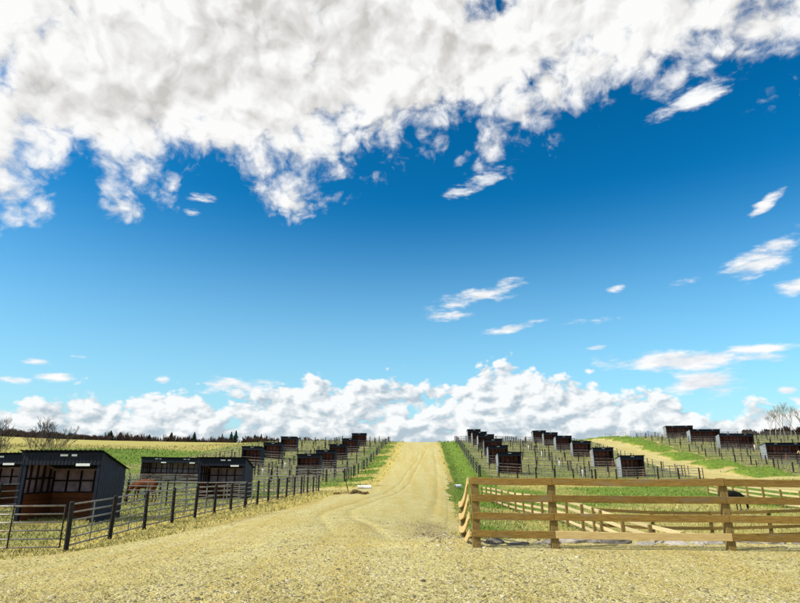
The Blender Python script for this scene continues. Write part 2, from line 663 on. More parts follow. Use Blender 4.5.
def masks(x, y):
    """R green grass, G dry grass, B dark damp soil, A wear"""
    n1 = fbm(x * .12, y * .12, 4)
    n2 = fbm(x * .5 + 40, y * .5, 4)
    n3 = fbm(x * .05 + 9, y * .05 + 3, 3)
    rl, rr = road_l(y) + n2 * 1.2, road_r(y) + n2 * 1.2
    inroad = sstep(-.6, .5, x - rl) * sstep(-.6, .5, rr - x)
    tr = 1 - sstep(2.5, 3.5, np.abs(x - track_c(y)) + n2 * 1.2)
    tr = tr * sstep(60, 66, y)
    # driveways off the upper right track and off the left edge of the road
    ph = np.mod(y - 88, 13.5) / 13.5
    drive = sstep(.34, .26, ph + n2 * .15) * (x > track_c(y)) * (1 - sstep(9, 14, x - track_c(y))) * (y > 76)
    ph2 = np.mod(y - 80, 13.0) / 13.0
    fx = fence_x(y)
    dl = sstep(56.6, 57.6, y + n2) * (1 - sstep(60.2, 61.2, y + n2)) * sstep(-24, -22, x) * (x < 0)
    grav = np.maximum(np.maximum(inroad, tr), np.maximum(drive, dl))
    # green
    gr = np.zeros(np.shape(x))
    rpen = 10.9 + .058 * (y - 85)
    strip = sstep(0.3, 1.4, x - rr) * sstep(58, 66, y) * sstep(-1.5, .5, rpen + 1 - x)
    gr = np.maximum(gr, strip * (1.15 + n2 * .5))
    padk = sstep(14.5, 17, y) * sstep(2.2, 3.4, x) * (1 - sstep(70, 76, y))
    gr = np.maximum(gr, padk * (.36 + .45 * sstep(9, 4, x) + n1 * 1.9 + .22 * sstep(40, 62, y) * (1 - sstep(30, 40, x))))
    pens_r = sstep(-.5, .5, x - rpen) * sstep(72, 80, y)
    gr = np.maximum(gr, pens_r * (.30 + n1 * .8))
    vg = sstep(2.7, 3.6, x - track_c(y)) * (1 - sstep(8.5, 10.5, x - track_c(y))) * sstep(70, 78, y) * (1 - drive)
    gr = np.maximum(gr, vg * (.85 + n2 * .9))
    lpen = -6.4 + .042 * (y - 78)
    lverge = sstep(0, 1.5, rl - .6 - x) * sstep(60, 68, y) * (x > lpen - 3)
    gr = np.maximum(gr, lverge * sstep(.9, 2.6, rl - x) * (.30 + .55 * sstep(.2, .5, ph2) + n2 * 1.5))
    pens_l = sstep(.3, 1.2, lpen - x) * sstep(58, 64, y) * (x > -45)
    gr = np.maximum(gr, pens_l * (.30 + n1 * .8 + .3 * (1 - sstep(70, 90, y))))
    low_l = sstep(1.0, 2.5, fx - x) * sstep(18, 22, y) * (1 - sstep(62, 75, y))
    gr = np.maximum(gr, low_l * (.24 + n1 * 1.1 + .25 * sstep(34, 50, y)))
    # left field: a vivid green swath under straw-yellow slopes
    fld = sstep(-28, -34, x + (y - 90) * .12) * sstep(62, 80, y)
    sw = np.exp(-((y - 108 - (x + 48) * -.9) / 24) ** 2) * sstep(-74, -60, x) * (1 - sstep(-46, -38, x))
    gr = np.maximum(gr, fld * (.19 + sw * 1.25 + n3 * .5 + n1 * .3 - .2 * sstep(180, 260, y)))
    gr = gr * (1 - grav * .95)
    # grass cover (dry) wherever it is not gravel
    dry = 1 - grav
    verge = sstep(.2, 1.6, rl - x) * (1 - sstep(60, 72, y)) * sstep(16, 19, y)
    soil = np.zeros(np.shape(x))
    soil = np.maximum(soil, rut_mask(x, y) * (.40 + .5 * fbm(x * .3, y * .3, 2)) * (y > 5))
    mx_, my_ = MOUND
    soil = np.maximum(soil, np.exp(-(((x - mx_) / 1.5) ** 2 + ((y - my_) / 1.1) ** 2)) * 1.3)
    for tx, ty in TROD:
        soil = np.maximum(soil, .75 * np.exp(-(((x - tx) / 2.2) ** 2 + ((y - ty + .6) / 2.4) ** 2)) * (.8 + 1.2 * n2))
    # churned ground next to the end of the board fence and in front of the pens
    soil = np.maximum(soil, (.62 + 1.1 * n2) * np.exp(-(((x - 1.2) / 1.0) ** 2 + ((y - 20) / 7.0) ** 2)))
    soil = np.maximum(soil, (.30 + 1.3 * n2) * np.exp(-((x - rl + .2) / 1.3) ** 2) * sstep(17, 22, y) * (1 - sstep(70, 100, y)))
    soil = np.maximum(soil, .55 * np.exp(-((x - rr - .5) / .7) ** 2) * sstep(40, 60, y) * (1 - sstep(80, 100, y)))
    return np.stack([np.clip(gr, 0, 1), np.clip(dry, 0, 1), np.clip(soil, 0, 1), np.clip(np.maximum(np.maximum(pens_r * (1 - vg), pens_l), np.maximum(np.maximum(low_l * .75, padk * .45), fld * .35)) * (.85 + n2), 0, 1)], -1)


MOUND = hit(350, 494.5)
TROD = [(at(u, 470, y)[0], y) for u, y in [(61, 26), (-9, 32.5), (221, 43), (158, 68), (180, 68), (308, 88), (325, 101), (337, 114), (349, 127), (358, 140), (250, 97), (271, 112), (287, 128),
        (510, 85), (499, 98), (494, 111), (487, 124), (481, 137), (475, 150), (633, 85), (605, 98), (583, 111), (566, 124), (553, 137), (542, 150),
        (780, 106), (798, 106), (734, 125), (748, 125), (704, 141), (717, 141), (680, 156), (690, 156)]]


# ------------------------------------------------------------------ materials
MATS = {}


def new_mat(name):
    m = bpy.data.materials.new(name)
    m.use_nodes = True
    nt = m.node_tree
    nt.nodes.clear()
    g = G(nt)
    out = g.new('ShaderNodeOutputMaterial')
    b = g.new('ShaderNodeBsdfPrincipled')
    nt.links.new(b.outputs[0], out.inputs[0])
    MATS[name] = m
    return m, g, b


def bump(g, b, h, strength, dist):
    n = g.new('ShaderNodeBump')
    n.inputs['Strength'].default_value = strength
    n.inputs['Distance'].default_value = dist
    g.put(n.inputs['Height'], h)
    g.nt.links.new(n.outputs[0], b.inputs['Normal'])


def ground_material():
    m, g, b = new_mat('ground')
    geo = g.new('ShaderNodeNewGeometry')
    P = geo.outputs['Position']
    at_ = g.new('ShaderNodeAttribute', attribute_name='mask')
    sp = g.new('ShaderNodeSeparateColor')
    g.nt.links.new(at_.outputs['Color'], sp.inputs[0])
    gr, dry, soil = sp.outputs
    olv = at_.outputs['Alpha']
    big = g.noise(P, .25, 4, .6)
    mid = g.noise(P, 1.6, 5, .62)
    fin = g.noise(P, 9.0, 5, .68)
    peb = g.voro(P, 34.0, 'F1')
    pebc = g.voro(P, 34.0, 'F1', out=1)
    peb2 = g.voro(P, 13.0, 'F1')
    # gravel with trodden straw
    c = g.mix(g.smooth(mid, .3, .7), (.46, .41, .155), (.61, .55, .255))
    c = g.mix(g.smooth(fin, .34, .56), (.30, .24, .085), c)
    c = g.mix(g.mul(g.smooth(fin, .58, .74), .7), c, (.72, .66, .36))
    sepc = g.new('ShaderNodeSeparateColor')
    g.nt.links.new(pebc, sepc.inputs[0])
    c = g.mix(g.mul(g.smooth(sepc.outputs[0], .62, .72), g.smooth(peb, .5, .3)), c, (.62, .57, .36))
    c = g.mix(g.mul(g.smooth(sepc.outputs[1], .80, .86), g.smooth(peb, .5, .25)), c, (.13, .105, .07))
    c = g.mix(g.mul(g.smooth(big, .42, .62), .35), c, (.44, .36, .11))
    lane = g.new('ShaderNodeMapping')
    g.nt.links.new(P, lane.inputs[0])
    lane.inputs[3].default_value = (.9, .045, .2)
    ln = g.noise(lane.outputs[0], 1.0, 4, .6)
    c = g.mix(g.mul(g.smooth(ln, .42, .64), .5), c, (.42, .315, .08))
    vfin = g.noise(P, 26.0, 4, .7)
    c = g.mix(g.mul(g.smooth(vfin, .60, .70), .7), c, (.13, .10, .04))
    # dry grass
    st = g.new('ShaderNodeMapping')
    g.nt.links.new(P, st.inputs[0])
    st.inputs[3].default_value = (7, 2.2, 2)
    fib = g.noise(st.outputs[0], 2.2, 6, .7)
    d = g.mix(g.smooth(mid, .32, .68), (.34, .265, .045), (.50, .42, .11))
    d = g.mix(g.mul(g.smooth(fib, .35, .65), .6), d, (.58, .50, .18))
    d = g.mix(g.mul(g.smooth(fin, .56, .72), .5), d, (.16, .13, .04))
    # green grass
    e = g.mix(g.smooth(mid, .3, .7), (.07, .13, .014), (.15, .24, .028))
    e = g.mix(g.mul(g.smooth(fib, .45, .7), .45), e, (.30, .31, .07))
    dm = g.smooth(g.add(dry, g.mad(fin, .9, -.45)), .35, .65)
    c = g.mix(dm, c, d)
    ol = g.mix(g.smooth(mid, .3, .7), (.13, .15, .05), (.24, .25, .09))
    c = g.mix(g.mul(olv, g.smooth(g.add(dry, g.mad(fin, .6, -.3)), .4, .7)), c, ol)
    gm = g.smooth(g.add(gr, g.add(g.mad(mid, .8, -.4), g.mad(fin, .5, -.25))), .28, .72)
    c = g.mix(gm, c, e)
    sm = g.smooth(g.add(soil, g.mad(fin, .7, -.35)), .25, .9)
    c = g.mix(g.mul(sm, .85), c, (.17, .11, .035))
    g.nt.links.new(c, b.inputs['Base Color'])
    b.inputs['Roughness'].default_value = .95
    b.inputs['Specular IOR Level'].default_value = .15
    hgt = g.add(g.mul(fin, 1.0), g.add(g.mul(peb, -.5), g.add(g.mul(peb2, -.6), g.mul(mid, 1.2))))
    bump(g, b, hgt, .8, .05)
    return m


GROUND = ground_material()


def simple(name, c1, c2, scale=6, rough=.6, metal=0.0, stretch=(1, 1, 1), bmp=.2, spec=.4, c3=None, coords='Object', vary=.0, dist=.01):
    m, g, b = new_mat(name)
    tc = g.new('ShaderNodeTexCoord')
    mp = g.new('ShaderNodeMapping')
    g.nt.links.new(tc.outputs[coords], mp.inputs[0])
    mp.inputs[3].default_value = stretch
    oi = g.new('ShaderNodeObjectInfo')
    v = g.vadd(mp.outputs[0], g.vmul(g.vec(oi.outputs['Random'], oi.outputs['Random'], oi.outputs['Random']), (37, 61, 23)))
    n = g.noise(v, scale, 6, .6)
    n2 = g.noise(v, scale * .21, 3, .5)
    c = g.mix(g.smooth(n, .3, .7), c1, c2)
    if c3:
        c = g.mix(g.mul(g.smooth(n2, .52, .7), .8), c, c3)
    if stretch[1] > 8:
        kn = g.voro(g.vmul(mp.outputs[0], (1.6, .55, .55)), 1.1, 'F1')
        c = g.mix(g.mul(g.smooth(kn, .16, .07), .75), c, tuple(q * .35 for q in c1))
        chk = g.noise(g.vmul(v, (.35, 3.2, 3.2)), scale, 3, .6)
        c = g.mix(g.mul(g.smooth(chk, .60, .68), .55), c, tuple(q * .4 for q in c1))
    if vary:
        hs = g.new('ShaderNodeHueSaturation')
        g.nt.links.new(c, hs.inputs['Color'])
        g.put(hs.inputs['Value'], g.smooth(oi.outputs['Random'], 0, 1, 1 - vary, 1 + vary, True))
        c = hs.outputs[0]
    g.nt.links.new(c, b.inputs['Base Color'])
    b.inputs['Roughness'].default_value = rough
    b.inputs['Metallic'].default_value = metal
    b.inputs['Specular IOR Level'].default_value = spec
    if bmp:
        bump(g, b, n, bmp, dist)
    return m


WOOD = simple('board_wood', (.15, .088, .02), (.265, .163, .04), 5, .8, stretch=(1.2, 12, 12), bmp=.5, spec=.2, c3=(.20, .15, .085), vary=.2)
WOOD_NEW_LIT = simple('fresh_and_sunlit_wood', (.52, .36, .14), (.62, .46, .21), 5, .75, stretch=(1.2, 9, 9), bmp=.4, spec=.25, vary=.1)
WOOD_PALE = simple('pale_board_wood', (.47, .385, .20), (.60, .50, .28), 5, .75, stretch=(1.2, 9, 9), bmp=.4, spec=.25, vary=.12)
POSTW = simple('post_wood', (.15, .095, .028), (.26, .18, .062), 5, .8, stretch=(9, 9, 1.2), bmp=.5, spec=.2, c3=(.17, .12, .05), vary=.15)
PIPE = simple('pipe_steel', (.17, .16, .15), (.27, .26, .25), 14, .42, .45, bmp=.05, spec=.5, c3=(.16, .10, .07), vary=.15)
PIPED = simple('dark_pipe_steel', (.010, .009, .010), (.024, .02, .02), 9, .7, 0, bmp=.05, spec=.2, c3=(.035, .018, .012), vary=.2)
PIPEF = simple('weathered_pipe_steel', (.16, .15, .135), (.28, .27, .25), 9, .6, .2, bmp=.05, spec=.3, c3=(.08, .05, .035), vary=.2)
STEEL = simple('blue_sheet_metal', (.008, .012, .032), (.015, .023, .052), 3, .55, .1, bmp=.05, spec=.3, c3=(.015, .017, .028), vary=.1)
STEELG = simple('grey_sheet_metal', (.26, .28, .30), (.36, .375, .39), 3, .45, .3, bmp=.05, spec=.5, c3=(.16, .15, .15), vary=.1)
FASC = simple('dark_fascia_metal', (.004, .006, .013), (.010, .013, .026), 5, .6, 0, bmp=.05, spec=.2, vary=.2)
LINER = simple('mauve_liner_sheet', (.22, .13, .165), (.44, .31, .37), 2.2, .6, 0, bmp=.1, spec=.3, c3=(.10, .05, .05), vary=.15)
LINERR = simple('red_brown_liner', (.13, .045, .045), (.30, .12, .11), 2.2, .7, 0, bmp=.1, spec=.2, c3=(.08, .03, .03), vary=.3)
KICK = simple('kick_board_plywood', (.10, .028, .010), (.19, .056, .018), 4, .8, stretch=(1, 6, 6), bmp=.4, spec=.2, c3=(.10, .04, .02), vary=.2)
STUD = simple('stud_timber', (.012, .007, .005), (.028, .016, .010), 5, .85, stretch=(5, 5, 1), bmp=.3, spec=.2, vary=.2)
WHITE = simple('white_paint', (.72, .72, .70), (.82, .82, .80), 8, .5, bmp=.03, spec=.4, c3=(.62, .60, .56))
BLUEP = simple('blue_paint', (.02, .10, .45), (.04, .16, .6), 8, .5, bmp=.03)
CONC = simple('pale_stone', (.24, .22, .185), (.40, .38, .34), 7, .9, bmp=.6, spec=.2, c3=(.22, .19, .15), vary=.3, dist=.03)
PLAST = simple('culvert_plastic', (.70, .70, .70), (.80, .80, .82), 5, .5, bmp=.1, spec=.4, c3=(.5, .46, .4))
BARK = simple('bare_bark', (.085, .065, .05), (.17, .135, .11), 4, .9, bmp=.3, spec=.1, c3=(.12, .09, .075))
TWIG = simple('twig_bark', (.07, .055, .05), (.13, .105, .095), 2, .9, bmp=0, spec=.1)
WOODL = simple('brush_bark', (.03, .019, .016), (.075, .05, .042), .6, .95, bmp=0, spec=.05, coords='Object')
PALEBARK = simple('aspen_bark', (.22, .20, .18), (.40, .38, .34), 3, .9, bmp=.1, spec=.1)
NEEDLE = simple('spruce_needles', (.008, .016, .008), (.022, .036, .015), 2, .9, bmp=0, spec=.1)
HB = simple('brown_horse_coat', (.085, .026, .009), (.15, .045, .014), 3, .75, bmp=.05, spec=.12)
HK = simple('black_horse_coat', (.006, .005, .005), (.015, .012, .011), 3, .7, bmp=.05, spec=.15, c3=(.07, .035, .02))
HT = simple('tan_horse_coat', (.42, .30, .16), (.55, .42, .25), 3, .55, bmp=.05, spec=.3)
HAIR = simple('dark_horse_hair', (.01, .008, .007), (.03, .022, .018), 6, .6, bmp=.2, spec=.3)
ROCK = simple('gravel_stone', (.30, .26, .18), (.62, .56, .43), 1.7, .95, bmp=.2, spec=.15, c3=(.16, .135, .10))


def veg_mat(name, cols, scale):
    m, g, b = new_mat(name)
    geo = g.new('ShaderNodeNewGeometry')
    n = g.noise(geo.outputs['Position'], scale, 4, .7)
    n2 = g.noise(geo.outputs['Position'], scale * .12, 3, .5)
    rnd = geo.outputs['Random Per Island']
    c = g.mix(g.smooth(rnd, 0, 1, 0, 1, True), cols[0], cols[1])
    c = g.mix(g.mul(g.smooth(n2, .45, .65), .7), c, cols[2])
    g.nt.links.new(c, b.inputs['Base Color'])
    b.inputs['Roughness'].default_value = .85
    b.inputs['Specular IOR Level'].default_value = .15
    return m


GRASS = veg_mat('green_grass_blade', [(.07, .13, .014), (.15, .24, .028), (.24, .28, .05)], 2)
STRAW = veg_mat('dry_straw', [(.23, .19, .065), (.53, .475, .21), (.38, .33, .10)], 2)
OLIVE = veg_mat('pen_grass_blade', [(.11, .125, .04), (.24, .25, .095), (.26, .25, .08)], 2)
STONES = veg_mat('loose_gravel', [(.045, .036, .022), (.56, .51, .34), (.40, .345, .18)], 2)

# ------------------------------------------------------------------ the land


def axis(parts):
    out = [parts[0][0]]
    for a, b, s0, s1 in parts:
        x = a
        n = 0
        while x < b - 1e-6:
            t = (x - a) / (b - a)
            x = min(b, x + s0 + (s1 - s0) * t)
            out.append(x)
    return np.array(out)


def grid_faces(ni, nj):
    i, j = np.meshgrid(np.arange(ni - 1), np.arange(nj - 1), indexing='ij')
    a = (i * nj + j).ravel()
    return np.stack([a, a + nj, a + nj + 1, a + 1], 1)


def build_ground():
    xs = axis([(0, 14, .35, .4), (14, 60, .45, .9), (60, 130, .9, 3), (130, 3000, 3, 330)])
    xn = -axis([(0, 14, .35, .4), (14, 60, .45, .9), (60, 200, .9, 4), (200, 3000, 4, 330)])[::-1]
    X = np.concatenate([xn[:-1], xs])
    Y = np.concatenate([-axis([(0, 60, 2, 6), (60, 600, 10, 120)])[::-1][:-1], axis([(0, 24, .5, .35), (24, 80, .4, .7), (80, 180, .7, 1.2), (180, 420, 1.5, 8), (420, 6000, 10, 700)])])
    gx, gy = np.meshgrid(X, Y, indexing='ij')
    z = height(gx, gy)
    # far away the land levels out
    far = sstep(420, 900, np.hypot(gx, gy))
    z = z * (1 - far) + 9.0 * far
    # the gravel lies in a shallow bed of its own
    ins = sstep(.3, 1.3, gx - road_l(gy)) * sstep(.3, 1.3, road_r(gy) - gx) * (gy > -4) * (gy < 186)
    z = z - .16 * ins
    V = np.stack([gx, gy, z], -1).reshape(-1, 3)
    M = masks(gx.ravel(), gy.ravel())
    me = np_mesh('ground', V, grid_faces(len(X), len(Y)), GROUND, True, M)
    o = ob('ground', me)
    tag(o, 'dry and green grassland rising to a low hill under the pens', kind='structure')


def build_road():
    Y = np.concatenate([axis([(-5, 6, .5, .2)]), axis([(6, 40, .09, .22), (40, 90, .22, .45), (90, 188, .45, .9)])[1:]])
    rows = []
    T = np.linspace(0, 1, 150)
    V, M = [], []
    for y in Y:
        # near the camera the sheet keeps only what lies round the view
        l, r = max(road_l(y), -26.0), min(road_r(y), 26.0)
        V.append(np.stack([l + (r - l) * T, np.full(T.shape, y)], -1))
    V = np.array(V)
    x, y = V[..., 0], V[..., 1]
    edge = np.minimum(sstep(0, .05, T), sstep(0, .05, 1 - T))[None, :]
    z = height(x, y) + .012 * edge - .05 * (1 - edge)
    V = np.stack([x, y, z], -1).reshape(-1, 3)
    f = grid_faces(len(Y), len(T))[:, ::-1]
    me = np_mesh('gravel_road', V, f, GROUND, True, masks(x.ravel(), y.ravel()))
    o = ob('gravel_road', me)
    tag(o, 'straw-coloured gravel yard running into a rutted road up the hill', kind='structure')


build_ground()
build_road()

# ------------------------------------------------------------------ loose stones, straw and grass (uncountable)
CUBE = np.array([(-1, -1, -.5), (1, -1, -.6), (1, 1, -.5), (-1, 1, -.6), (-.6, -.7, .6), (.7, -.6, .7), (.6, .6, .5), (-.7, .6, .6)])
CUBEF = np.array([(0, 1, 5, 4), (1, 2, 6, 5), (2, 3, 7, 6), (3, 0, 4, 7), (4, 5, 6, 7)])


def scatter_y(n, y0, y1, k=1.6):
    t = RNG.random(n)
    return (y0 ** (1 - k) + t * (y1 ** (1 - k) - y0 ** (1 - k))) ** (1 / (1 - k))


def stones():
    n = 34000
    y = scatter_y(n, 7.4, 40, 1.9)
    x = (RNG.random(n) * 1.5 - .75) * y
    ok = (x > road_l(y) - 1) & (x < road_r(y) + .4)
    # a denser scatter beside the end of the board fence
    m = 1300
    x2 = RNG.normal(1.0, .8, m)
    y2 = RNG.normal(16.5, 4.5, m)
    x, y = np.concatenate([x[ok], x2]), np.concatenate([y[ok], y2])
    n = len(x)
    s = np.clip(RNG.lognormal(math.log(.0085), .45, n), .004, .035)
    s[-m:] *= 1.6
    a = RNG.random(n) * 6.283
    z = height(x, y) + .012
    base = CUBE[None] * (1 + RNG.normal(0, .18, (n, 8, 3))) * s[:, None, None] * np.stack([1 + RNG.random(n) * .5, np.ones(n), .45 + .4 * RNG.random(n)], -1)[:, None, :]
    ca, sa = np.cos(a)[:, None], np.sin(a)[:, None]
    V = np.stack([base[..., 0] * ca - base[..., 1] * sa + x[:, None], base[..., 0] * sa + base[..., 1] * ca + y[:, None], base[..., 2] + z[:, None] + s[:, None] * .15], -1).reshape(-1, 3)
    Fc = (CUBEF[None] + (np.arange(n) * 8)[:, None, None]).reshape(-1, 4)
    tag(ob('gravel_stones', np_mesh('gravel_stones', V, Fc, STONES)), 'loose pale gravel scattered over the foreground yard', kind='stuff')


def blades(name, x, y, h, w, lean, mat, label, lift=.0):
    n = len(x)
    z = height(x, y) + lift
    a = RNG.random(n) * 6.283
    la = RNG.random(n) * 6.283
    dx, dy = np.cos(a) * w, np.sin(a) * w
    ln = lean * h
    hz = np.sqrt(np.maximum(h * h - ln * ln, 1e-6))
    tx, ty = np.cos(la) * ln, np.sin(la) * ln
    V = np.empty((n, 4, 3))
    V[:, 0] = np.stack([x - dx, y - dy, z], -1)
    V[:, 1] = np.stack([x + dx, y + dy, z], -1)
    V[:, 2] = np.stack([x + dx * .6 + tx * .5, y + dy * .6 + ty * .5, z + hz * .6], -1)
    V[:, 3] = np.stack([x + tx, y + ty, z + hz], -1)
    Fc = (np.array([[0, 1, 2, 3]])[None] + (np.arange(n) * 4)[:, None, None]).reshape(-1, 4)
    tag(ob(name, np_mesh(name, V.reshape(-1, 3), Fc, mat)), label, kind='stuff')


def vegetation():
    # trodden straw on the yard
    n = 52000
    y = scatter_y(n, 7.4, 45, 1.7)
    x = (RNG.random(n) * 1.5 - .75) * y
    ok = (x > road_l(y) - 2) & (x < road_r(y) + 1) & (fbm(x * .7, y * .7, 3) + RNG.normal(0, .12, n) > -.05)
    x, y = x[ok], y[ok]
    h = RNG.uniform(.03, .12, len(x))
    blades('yard_straw', x, y, h, h * .05 + .002, RNG.uniform(.86, .995, len(x)), STRAW, 'short trodden straw lying over the gravel yard', .012)
    # dry grass of the verges, banks and pens
    n = 130000
    y = scatter_y(n, 13, 175, 1.15)
    x = (RNG.random(n) * 1.56 - .78) * y
    M = masks(x, y)
    keep = (M[:, 1] > .5) & (M[:, 2] < .5)
    x, y, M = x[keep], y[keep], M[keep]
    green = M[:, 0] + RNG.normal(0, .2, len(x)) > .50
    hs = .05 + .0022 * y
    pen = (M[:, 3] + RNG.normal(0, .2, len(x)) > .5) & ~green
    for nm, sel, mat, lab, lean in [('pen_grass', pen, OLIVE, 'grazed olive grass of the pens', (.4, .92)),
                                    ('dry_grass', ~green & ~pen, STRAW, 'dry yellow grass of the verges, pens and paddock', (.4, .92)),
                                    ('green_grass', green, GRASS, 'fresh green grass of the ditch, paddock and banks', (.3, .85))]:
        xx, yy = x[sel], y[sel]
        h = hs[sel] * RNG.uniform(.6, 1.6, len(xx))
        blades(nm, xx, yy, h, h * .10 + .004 + yy * .00012, RNG.uniform(*lean, len(xx)), mat, lab)


stones()
vegetation()


# ------------------------------------------------------------------ clumps of rock at the foot of the board fence
def stone_mesh(seed, dims, flat=.3):
    r = random.Random(seed)
    mb = MB()
    n, k = 9, 4
    rings = []
    vs = []
    for i in range(k):
        t = i / (k - 1)
        rr = [0.92, 1.0, .86, .55][i]
        for j in range(n):
            a = 2 * math.pi * j / n
            q = rr * (1 + r.uniform(-.26, .22))
            vs.append((math.cos(a) * q * dims[0], math.sin(a) * q * dims[1], (t - .15) * dims[2] * (1 + r.uniform(-.12, .12))))
    vs.append((0, 0, dims[2] * .95))
    fs = []
    for i in range(k - 1):
        for j in range(n):
            q = (j + 1) % n
            fs.append((i * n + j, i * n + q, (i + 1) * n + q, (i + 1) * n + j))
    for j in range(n):
        fs.append(((k - 1) * n + j, (k - 1) * n + (j + 1) % n, len(vs) - 1))
    mb.add(vs, fs)
    return mb


# ------------------------------------------------------------------ board fences
def oriented(a, b):
    d = Vector(b) - Vector(a)
    return math.atan2(d.y, d.x)


def board(name, a, b, th, wd, mat, parent, droop=0.0, seed=0):
    """one board from a to b, given in the parent's coordinates; its mesh lies along its own x axis"""
    a, b = Vector(a), Vector(b)
    L = (b - a).length
    r = random.Random(seed)
    n = 7
    vs, fs = [], []
    for i in range(n):
        t = i / (n - 1)
        s = -droop * math.sin(math.pi * t)
        tw = r.uniform(-.004, .004)
        for y, z in ((-1, -1), (1, -1), (1, 1), (-1, 1)):
            vs.append((t * L, y * th / 2 + tw + (z * r.uniform(-.0015, .0015)), z * wd / 2 + s + r.uniform(-.0025, .0025)))
    for i in range(n - 1):
        for j in range(4):
            k = (j + 1) % 4
            fs.append((i * 4 + j, i * 4 + k, i * 4 + 4 + k, i * 4 + 4 + j))
    fs.append((3, 2, 1, 0))
    o = 4 * (n - 1)
    fs.append((o, o + 1, o + 2, o + 3))
    me = MB().add(vs, [f[::-1] for f in fs]).mesh(name, mat)
    ob_ = ob(name, me, parent, tuple(a))
    d = b - a
    ob_.rotation_euler = (0, -math.atan2(d.z, math.hypot(d.x, d.y)), math.atan2(d.y, d.x))
    m = ob_.modifiers.new('bevel', 'BEVEL')
    m.width = .004
    m.segments = 1
    return ob_


def wood_post(parent, x, y, z0, z1, w=.14, mat=None, name='post'):
    mb = MB()
    h = w / 2
    vs = [(-h, -h, 0), (h, -h, 0), (h, h, 0), (-h, h, 0), (-h, -h, z1 - z0), (h, -h, z1 - z0 - .006), (h, h, z1 - z0 - .004), (-h, h, z1 - z0)]
    mb.add(vs, [(3, 2, 1, 0), (4, 5, 6, 7), (0, 1, 5, 4), (1, 2, 6, 5), (2, 3, 7, 6), (3, 0, 4, 7)])
    o = ob(name, mb.mesh(name, mat or POSTW), parent, (x, y, z0))
    o.rotation_euler = (random.uniform(-.008, .008), random.uniform(-.008, .008), random.uniform(-.03, .03))
    m = o.modifiers.new('bevel', 'BEVEL')
    m.width = .006
    m.segments = 1
    return o


BZ = (1.375, 1.02, .655, .30)          # board centres above the yard


def front_fence():
    yl, yr = 13.05, 12.5

    def fy(x):
        return yl + (yr - yl) * (x - 1.4) / 6.0
    xs = [at(475, 500, yl)[0], at(551, 500, 12.95)[0], at(724, 500, 12.55)[0]]
    xs.append(xs[2] + (xs[2] - xs[1]))
    root = empty('board_fence', (xs[0], fy(xs[0]), H(xs[0], fy(xs[0]))))
    tag(root, 'four-board brown timber fence along the edge of the gravel yard', 'fence')
    ox, oy, oz = root.location
    zs = []
    for i, x in enumerate(xs):
        z = H(x, fy(x))
        zs.append(z)
        wood_post(root, x - ox, fy(x) - oy, z - .5 - oz, z + 1.44 - oz, .17 if i == 0 else .15)
    for i in range(3):
        for k, bz in enumerate(BZ):
            mat = WOOD_NEW_LIT if (i == 1 and k == 3) else WOOD
            xa = xs[i] - (.09 if i == 0 else -.004)
            xb = xs[i + 1] - .004
            off = -.10
            zz = oz - .005 * i
            o = board('board', (xa - ox, fy(xa) - oy + off, bz - .012 * i), (xb - ox, fy(xb) - oy + off, bz - .012 * (i + 1) + random.uniform(-.006, .006)),
                      .038, .145, mat, root, .008 + (.012 if k == 0 else 0), 31 * i + k)
            if mat is WOOD_NEW_LIT:
                o['label'] = 'newer pale yellow bottom board'
    # the short return down the bank at the left end
    x2, y2 = at(463.4, 520, 15.6)[0], 15.6
    z2 = H(x2, y2)
    zt2 = at(462, 503, y2)[2]
    wood_post(root, x2 - ox, y2 - oy, z2 - .5 - oz, zt2 + .05 - oz, .13)
    for k, (v) in enumerate((504.5, 516.5, 529, 541)):
        z = at(461, v, y2)[2]
        board('board', (-.145, -.02, BZ[k]), (x2 - .10 - ox, y2 + .05 - oy, z - oz), .036, .145, WOOD_NEW_LIT, root, (.17, .15, .13, .11)[k], 77 + k)  # sunlit left faces of the return, put into the colour as paler wood
    return xs


FX = front_fence()


def paddock_fence(pa, pb, n, label, mat=WOOD_PALE, side=-.09, hz=(1.30, .96, .62, .28), facing=1):
    (xa, ya), (xb, yb) = pa, pb
    root = empty('board_fence', (xa, ya, H(xa, ya)))
    tag(root, label, 'fence', 'board fences inside the paddock')
    ox, oy, oz = root.location
    P = []
    for i in range(n + 1):
        t = i / n
        x, y = xa + (xb - xa) * t, ya + (yb - ya) * t
        P.append((x, y, H(x, y)))
    d = Vector((xb - xa, yb - ya, 0)).normalized()
    nx, ny = -d.y * side, d.x * side
    for x, y, z in P:
        wood_post(root, x - ox, y - oy, z - .4 - oz, z + 1.38 - oz, .13)
    for i in range(n):
        a, b = P[i], P[i + 1]
        for k, bz in enumerate(hz):
            board('board', (a[0] - ox + nx, a[1] - oy + ny, a[2] - oz + bz), (b[0] - ox + nx - d.x * .005, b[1] - oy + ny - d.y * .005, b[2] - oz + bz), .034, .14, mat, root, .006, i * 7 + k)


BFAR, BMID, BNEAR = (8.3, 60.0), (9.15, 28.6), (9.5, 17.6)
paddock_fence(BFAR, BNEAR, 17, 'pale timber fence receding through the paddock behind the yard fence', side=.08)
paddock_fence((9.25, 28.6), (34.0, 28.2), 9, 'brown timber fence crossing the paddock parallel to the yard fence', mat=WOOD, side=-.09)
paddock_fence((31.2, 60.0), (28.8, 28.9), 12, 'pale timber fence at the right of the paddock beyond the black horse', side=.08)


